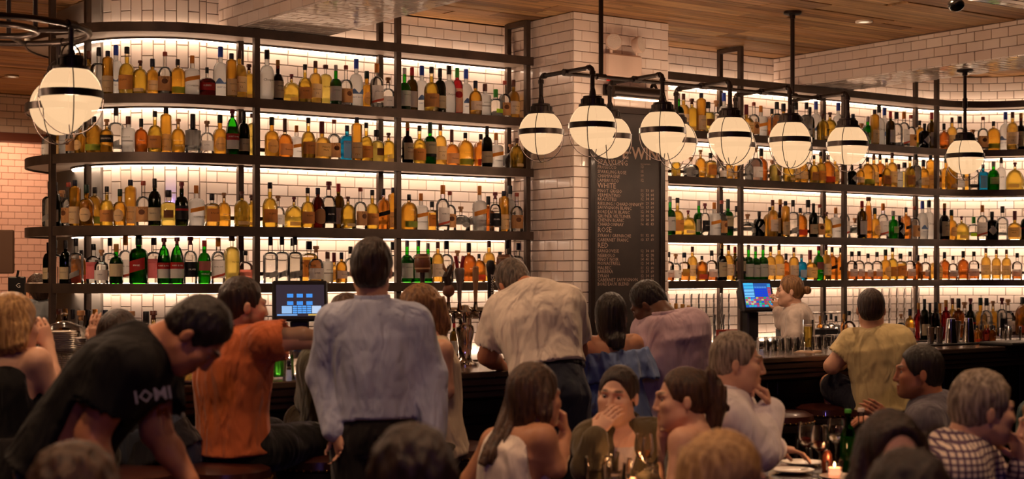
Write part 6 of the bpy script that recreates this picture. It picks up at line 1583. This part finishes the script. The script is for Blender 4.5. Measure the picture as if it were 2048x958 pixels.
# three women at the candle table
person(dict(label='person in a white tank top seen from behind, fist raised to the chin', D=5.5, sex='f', skin='warm', seed=8, sit=True, hr=-40,
  j=dict(hd=(1070, 792), nk=(1052, 852), mid=(1022, 955), pel=(1002, 1092), ls=(990, 884, .13), rs=(1084, 876, -.10), le=(940, 960, .2), lw=(950, 1060, .3), re=(1112, 936, -.08), rw=(1130, 868, .08)),
  hands={'rh': ((-.1, .95, .05), (-.9, .1, .2), 1, 1.05)},
  head=(62, -3, 0), hair=dict(col='brown', t=.014, nape=-.1, cover=True, line=.06, locks=[dict(p=[(1052, 772, 5.52, .075), (1036, 822, 5.50, .070), (1008, 872, 5.46, .055), (984, 905, 5.43, .042), (964, 930, 5.42, .018)], flat=.5, r=-30), dict(p=[(1070, 745, 5.46, .03), (1084, 790, 5.42, .034), (1090, 830, 5.40, .026), (1092, 850, 5.40, .010)], flat=.6)]),
  wear={'tank_top': dict(kind='top', mat=C_('white_tank', rgb(240, 222, 208)), sleeve='none', g=.012, wr=.005, scoop=.05, cut=.078, untuck=.05), 'jeans': PANTS(JEAN)}))
person(dict(label='person in an olive jacket facing us, hand covering the mouth', D=6.0, sex='f', skin='fair', seed=9, sit=True, hr=180,
  j=dict(hd=(1236, 790), nk=(1246, 850, .04), pel=(1246, 1052, .06), rs=(1184, 878, .02), ls=(1304, 872, .02), re=(1180, 936, -.14), rw=(1192, 868, -.17), le=(1318, 960, -.08), lw=(1286, 972, -.26)),
  hands={'rh': ((.52, .66, .12), (.5, -.2, .8), 1, .28)},
  head=(202, -2, -4), hair=dict(col='dbrown', t=.007, nape=-.05, line=.080, balls=[(0, -.075, .085, .03)]),
  wear={'jacket': dict(kind='top', mat=C_('olive_jacket', rgb(96, 82, 56)), sleeve='long', cuff=.80, g=.026, wr=.009, ws=22., untuck=.05, collar_ring='open', collar=.0,
        cut_prims=[lambda J, R, hr, sr: rc(J['nk'] - FW * .16 - V3(0, 0, .02), J['mid'] - FW * .16 - V3(0, 0, .02), .10, .035)]),
        'camisole': dict(kind='top', mat=C_('white_cami', rgb(226, 206, 196)), sleeve='none', g=.004, wr=.003, scoop=.075, cut=.1), 'jeans': PANTS(JEAN)}))
person(dict(label='person in a black top seen in profile at the candle table, hand at the chin', D=5.6, sex='f', skin='light', seed=10, sit=True, hr=120,
  j=dict(hd=(1364, 797), nk=(1388, 858), pel=(1402, 1085), ls=(1366, 884, -.15), rs=(1404, 872, .16), le=(1352, 972, -.20), lw=(1330, 1030, -.12), re=(1340, 945, .10), rw=(1326, 868, .02)),
  hands={'rh': ((.02, .98, -.02), (.75, .0, .3), 1, .35)},
  head=(-94, -2, 0), hair=dict(col='brown', t=.006, nape=-.045, line=.080, balls=[(0, -.100, .070, .022)], locks=[dict(p=[(1402, 752, 5.6, .018), (1418, 750, 5.6, .026), (1432, 775, 5.6, .036), (1436, 815, 5.6, .040), (1428, 855, 5.6, .030), (1420, 882, 5.6, .010)], flat=.8)]),
  wear={'top': dict(kind='top', mat=BLK, sleeve='none', g=.010, wr=.004, scoop=.06, cut=.075, untuck=.05), 'trousers': PANTS(DARKP)}))
# grey-haired man, hand on chin
person(dict(label='person in a white shirt seen in profile, resting the chin on a fist', D=6.0, skin='light', seed=11, sit=True, hr=-75,
  j=dict(hd=(1474, 724), nk=(1448, 786), mid=(1446, 900), pel=(1448, 1050), rs=(1452, 834, -.15), ls=(1472, 822, .17), re=(1522, 902, -.14), rw=(1540, 820, -.02), le=(1512, 905, .25), lw=(1548, 896, .06)),
  hands={'rh': ((-.25, .95, .03), (-.95, -.1, .0), 1, 1.0), 'lh': ((.9, -.12, .1), (.05, -1, 0), 1, .3)},
  head=(98, -3, 0), hair=dict(col='grey', t=.008, nape=-.05, line=.078, mess=.002),
  wear={'shirt': dict(kind='top', mat=C_('white_shirt', rgb(238, 226, 226)), sleeve='long', cuff=.98, g=.020, wr=.010, ws=18., collar_ring='open', res=.0105, untuck=.04), 'trousers': PANTS(DARKP)}))
# bartender
person(dict(label='person in a white work shirt behind the bar touching the order screen', D=11.35, sex='f', skin='fair', seed=12, hr=78, res=.02,
  j=dict(hd=(1580, 582), nk=(1591, 615), pel=(1602, 722), ls=(1594, 634, -.13), rs=(1584, 632, .14), le=(1590, 668, -.16), lw=(1570, 690, -.1), re=(1564, 648, .2), rw=(1556, 620, .2), lk=(1600, 830), rk=(1600, 830, .15), la=(1600, 935), ra=(1600, 935, .15)),
  head=(-84, -3, 0), hair=dict(col='dblond', t=.009, nape=-.05, line=.074, balls=[(0, -.135, .0, .034)]),
  wear={'shirt': dict(kind='top', mat=C_('work_shirt', rgb(232, 212, 196)), sleeve='long', cuff=.9, g=.022, wr=.008, collar_ring='full', untuck=.05), 'trousers': PANTS(BLK)}))
# man in a cream t-shirt on a stool
person(dict(label='person in a cream t-shirt and dark shorts on a stool, back turned', D=9.0, skin='light', face=False, seed=13, wide=1.1, arm=1.08, hr=-6,
  j=dict(hd=(1742, 618), nk=(1748, 660), mid=(1760, 732), pel=(1768, 806), ls=(1706, 684, .04), rs=(1796, 678, .0), le=(1664, 732, .06), re=(1826, 740, .2), lw=(1704, 716, .36), rw=(1800, 716, .42), lk=(1660, 768, .24), rk=(1832, 776, .36), la=(1684, 862, .16), ra=(1800, 862, .36)),
  head=(10, -4, 0), hair=dict(col='dbrown', t=.007, nape=-.055, line=.07),
  wear={'t_shirt': dict(kind='top', mat=C_('cream_tee', rgb(216, 194, 140)), sleeve='short', slen=.7, g=.022, wr=.009, ws=15., untuck=.045, res=.0105), 'shorts': PANTS(C_('navy', rgb(38, 38, 50)), short=True)}))
# man in a grey suit
person(dict(label='person in a grey suit jacket seen in profile, hands held out over the table', D=6.8, skin='tan', seed=14, sit=True, hr=72, beard=.45,
  j=dict(hd=(1838, 744), nk=(1862, 802), mid=(1880, 890), pel=(1886, 990), ls=(1850, 846, -.15), rs=(1896, 832, .17), le=(1812, 908, -.12), lw=(1766, 848, -.02), re=(1850, 900, .25), rw=(1776, 838, .15)),
  hands={'lh': ((-.9, .25, .0), (.1, -.9, .2), 1, .45)},
  head=(-84, 0, 0), hair=dict(col='black', t=.009, nape=-.06, line=.078),
  wear={'jacket': dict(kind='top', mat=C_('grey_suit', rgb(98, 92, 100)), sleeve='long', cuff=.96, g=.026, wr=.006, ws=14., untuck=.08, collar_ring='full', ring_r=.012, ring_up=-.014),
        'shirt': dict(kind='top', mat=C_('white_shirt2', rgb(220, 214, 214)), sleeve='none', g=.012, wr=.002, collar_ring='full', collar=.012), 'trousers': PANTS(DARKP)}))
# man in a checked shirt
person(dict(label='person in a checked shirt seen in profile, hand raised to the mouth', D=5.0, skin='light', seed=15, sit=True, hr=-80, wide=1.08,
  j=dict(hd=(1966, 816), nk=(1924, 888), mid=(1890, 1000), pel=(1876, 1150), rs=(1916, 944, -.18), ls=(1948, 920, .18), re=(1990, 1040, -.14), rw=(2050, 1010, .02), le=(2040, 1020, .2), lw=(2046, 930, .06)),
  hands={'lh': ((-.3, .9, .0), (-.8, .1, -.2), -1, .45)},
  head=(84, -4, 4), hair=dict(col='grey', t=.013, nape=-.055, line=.074, mess=.004),
  wear={'shirt': dict(kind='top', mat=check_mat(), sleeve='long', g=.022, wr=.008, ws=16., collar_ring='full', untuck=.05, res=.0105), 'trousers': PANTS(DARKP)}))
# near heads, out of focus
person(dict(label='person in a plum sweater facing us, partly hidden by the head in front', D=4.0, sex='f', skin='light', seed=16, sit=True, hr=180,
  j=dict(hd=(1784, 914), nk=(1784, 1006, .03), pel=(1784, 1312), rs=(1706, 1040), ls=(1866, 1040), re=(1690, 1140, -.06), le=(1880, 1140, -.06)),
  head=(172, -2, 0), hair=dict(col='dbrown', t=.014, nape=-.1, cover=True, line=.092, locks=[dict(p=[(1742, 870, 4.02, .035), (1722, 930, 4.0, .035), (1706, 1000, 3.98, .03)], flat=.8), dict(p=[(1826, 870, 4.02, .035), (1844, 930, 4.0, .035), (1852, 1000, 3.98, .03)], flat=.8)]),
  wear={'sweater': dict(kind='top', mat=C_('plum', rgb(70, 56, 66)), sleeve='long', g=.02, scoop=.03)}))
person(dict(label='person in a charcoal shirt at the bottom edge before the plum sweater', D=3.1, skin='light', face=False, seed=17, sit=True,
  j=dict(hd=(1812, 1022), nk=(1812, 1120), pel=(1812, 1540), ls=(1730, 1180), rs=(1894, 1180), le=(1700, 1320), re=(1925, 1320)),
  head=(-10, 0, 0), hair=dict(col='dbrown', t=.016, nape=-.08, mess=.004), wear={'shirt': dict(kind='top', mat=DARKP, sleeve='long', g=.02)}))
person(dict(label='person in a plum shirt at the bottom edge before the bending person', D=3.3, skin='light', seed=18, sit=True, hr=-30,
  j=dict(hd=(160, 1002), nk=(150, 1100), pel=(140, 1470), ls=(70, 1170, .1), rs=(230, 1170, -.1), le=(50, 1300, .1), re=(250, 1300, -.1)),
  head=(42, 0, 0), hair=dict(col='brown', t=.016, nape=-.08, mess=.006, line=.076), wear={'shirt': dict(kind='top', mat=C_('plum', rgb(70, 56, 66)), sleeve='long', g=.02)}))
person(dict(label='person in a dark shirt at the bottom edge before the blue shirt', D=3.2, skin='light', seed=19, sit=True, hr=30,
  j=dict(hd=(818, 970), nk=(824, 1070), pel=(830, 1500), ls=(735, 1140, .1), rs=(905, 1140, .1), le=(715, 1290), re=(930, 1290)),
  head=(-38, 0, 0), hair=dict(col='dbrown', t=.016, nape=-.08, mess=.006, line=.076), wear={'shirt': dict(kind='top', mat=C_('dusk', rgb(52, 46, 60)), sleeve='long', g=.02)}))
person(dict(label='person in a dark sweater at the bottom edge before the candle table', D=3.5, sex='f', skin='light', seed=20, sit=True, hr=-50,
  j=dict(hd=(1452, 968), nk=(1440, 1060), pel=(1430, 1420), ls=(1370, 1110, .1), rs=(1512, 1110, -.1), le=(1350, 1240), re=(1530, 1240)),
  head=(66, 0, 0), hair=dict(col='blond', t=.016, nape=-.1, cover=True, line=.070, locks=[dict(p=[(1440, 920, 3.5, .095), (1420, 990, 3.48, .09), (1405, 1060, 3.48, .07)], flat=.7)]), wear={'sweater': dict(kind='top', mat=C_('dusk', rgb(52, 46, 60)), sleeve='long', g=.02)}))
# left end of the bar
person(dict(label='person in a black sleeveless top at the left edge, hand raised', D=5.9, sex='f', skin='fair', face=False, seed=21, sit=True, hr=-25,
  j=dict(hd=(26, 650), nk=(18, 704), pel=(10, 925), ls=(-50, 724, .10), rs=(74, 722, -.06), le=(-70, 820, .1), re=(108, 786, -.02), lw=(-30, 860, .3), rw=(96, 690, .14)),
  hands={'rh': ((-.35, .9, .05), (-.5, .1, .8), 1, .5)},
  head=(40, -3, 0), hair=dict(col='blond', t=.018, nape=-.1, cover=True, line=.06, locks=[dict(p=[(18, 630, 5.88, .085), (22, 665, 5.84, .085), (30, 692, 5.82, .06), (34, 704, 5.82, .03)], flat=.55)]),
  wear={'top': dict(kind='top', mat=BLK, sleeve='none', g=.014, wr=.005, cut=.07, untuck=.06), 'trousers': PANTS(DARKP)}))
bend = person(dict(label='person in a black printed t-shirt bending forward over a table', D=4.7, skin='tan', seed=22, wide=1.04, hr=-80, arm=1.08,
  j=dict(hd=(392, 668), nk=(308, 690), mid=(192, 790), pel=(112, 935), rs=(252, 740, -.17), ls=(306, 742, .17), re=(184, 868, -.18), rw=(212, 1000, -.25), le=(312, 862, .10), lw=(380, 962, .02), lk=(112, 1190, .12), rk=(120, 1190, -.12), la=(60, 1480, .12), ra=(90, 1480, -.12)),
  hands={'lh': ((.4, -.85, -.1), (-.5, -.4, .2), 1, .4)},
  head=(90, -58, 0), hair=dict(col='black', t=.009, nape=-.05, line=.076, mess=.002),
  wear={'t_shirt': dict(kind='top', mat=C_('washed_black', rgb(24, 21, 22), .85, 260., .0), sleeve='short', slen=.62, g=.026, wr=.010, ws=11., untuck=.02, res=.0105), 'trousers': PANTS(DARKP, rise=.10),
        'waistband': dict(kind='tube', mat=C_('white_band', rgb(226, 206, 180)), g=.0, wr=0., res=.010, lofts=lambda J, hr, sr: [[(J['pel'] + nrm(J['mid'] - J['pel']) * .075, hr, .172, .128), (J['pel'] + nrm(J['mid'] - J['pel']) * .10, hr, .172, .128)]])}))
person(dict(label='person in a dark blue shirt and jeans behind the bending one, hand raised', D=6.45, sex='f', skin='light', face=False, seed=23, sit=True, hr=0,
  j=dict(hd=(238, 678), nk=(246, 732), pel=(318, 894), mid=(280, 810), ls=(196, 756), rs=(306, 750), le=(176, 750, .22), lw=(192, 690, .24), re=(336, 810, .1), rw=(330, 770, .35)),
  hands={'lh': ((-.05, .95, .1), (.2, .1, .9), 1, .25)},
  head=(6, -2, 0), hair=dict(col='dbrown', t=.018, nape=-.1, cover=True, line=.06, locks=[dict(p=[(240, 660, 6.42, .08), (240, 715, 6.40, .07)], flat=.5)]),
  wear={'shirt': dict(kind='top', mat=C_('ink_blue', rgb(40, 40, 52)), sleeve='long', g=.02, untuck=.05), 'jeans': PANTS(C_('blue_jean', rgb(66, 74, 96)))}))
person(dict(label='person in olive trousers on a stool mostly hidden by the blue shirt', D=6.85, skin='light', face=False, seed=24, hr=-10,
  j=dict(hd=(694, 642), nk=(690, 690), pel=(668, 890), ls=(634, 724), rs=(744, 722), le=(620, 800, .1), re=(760, 800, .1), lw=(650, 776, .35), rw=(720, 776, .35), lk=(600, 842, .20), rk=(716, 860, .4), la=(588, 970, .2), ra=(700, 970, .4)),
  head=(0, -3, 0), hair=dict(col='brown', t=.012, nape=-.075, mess=.003), wear={'shirt': dict(kind='top', mat=C_('moss', rgb(70, 66, 48)), sleeve='long', g=.02, untuck=.05), 'trousers': PANTS(OLIVE)}))
person(dict(label='person in a grey-blue shirt behind the bar at the far left', D=12.0, sex='f', skin='light', face=False, seed=25, hr=40, res=.02,
  j=dict(hd=(74, 578), nk=(71, 605), pel=(68, 700), ls=(54, 618), rs=(90, 616), le=(50, 658), re=(94, 658), lw=(60, 680, .1), rw=(84, 680, .1), lk=(62, 815), rk=(82, 815), la=(62, 910), ra=(82, 910)),
  head=(-50, -8, 0), hair=dict(col='dbrown', t=.012, nape=-.08, cover=True, line=.06), wear={'shirt': dict(kind='top', mat=C_('slate_blue', rgb(110, 116, 124)), sleeve='long', g=.02), 'trousers': PANTS(BLK)}))
# right edge
person(dict(label='person in a teal top cut by the right edge', D=6.3, sex='f', skin='light', face=False, seed=26, sit=True, hr=60,
  j=dict(hd=(2112, 740), nk=(2108, 792), pel=(2100, 1020), ls=(2070, 832, -.1), rs=(2140, 830, .1), le=(2054, 910, -.1), re=(2150, 910, .1), lw=(2056, 940, .1), rw=(2130, 940, .1)),
  head=(-70, 0, 0), hair=dict(col='brown', t=.014, nape=-.1, cover=True), wear={'top': dict(kind='top', mat=C_('teal', rgb(30, 70, 70)), sleeve='long', g=.02)}))
person(dict(label='person in a sand top cut by the right edge beside the checked shirt', D=5.5, sex='f', skin='fair', seed=27, sit=True, hr=85,
  j=dict(hd=(2092, 852), nk=(2110, 908), pel=(2116, 1100), ls=(2096, 936, -.14), rs=(2130, 930, .14), le=(2066, 1010, -.14), re=(2100, 1000, .14), lw=(2050, 960, .0), rw=(2060, 980, .1)),
  head=(-90, 0, 0), hair=dict(col='blond', t=.016, nape=-.1, cover=True, line=.06), wear={'top': dict(kind='top', mat=C_('sand', rgb(190, 160, 130)), sleeve='none', g=.012, cut=.07)}))
# printed word on the bending man's shirt
p = P(306, 791, 4.43); t_ = ob('lettering', text_mesh('IOMI', .055, mat('shirt_print', rgb(150, 142, 156), .8), 'CENTER', 'lettering', .01), bend, Vector(tuple(p)) - bend.location, -YAW)
t_.rotation_euler = (0, -.16, -YAW)
# unseen housing added to the violet spotlight, hung from the ceiling behind the viewer
sp = empty('added_spot_housing', (-.6, -1.2, 2.7)); tag(sp, 'unseen black can added as housing for the violet beam behind the viewer', 'spotlight')
hs_o = asm(MB().lathe([(.06, .20), (.075, .18), (.075, -.01), (.085, -.01), (.085, .19), (.02, .24)], 24, cap0=False), 'can', M_black, sp); hs_o.rotation_euler = vs.rotation_euler
asm(MB().tube([(0, 0, .22), (-.05, -.06, .4), (-.05, -.06, CEIL - 2.7)], .012, 10), 'hanger', M_black, sp)
vs.location = Vector((-.6, -1.2, 2.7)) + Vector((3.6, 4.6, -1.7)).normalized() * .03
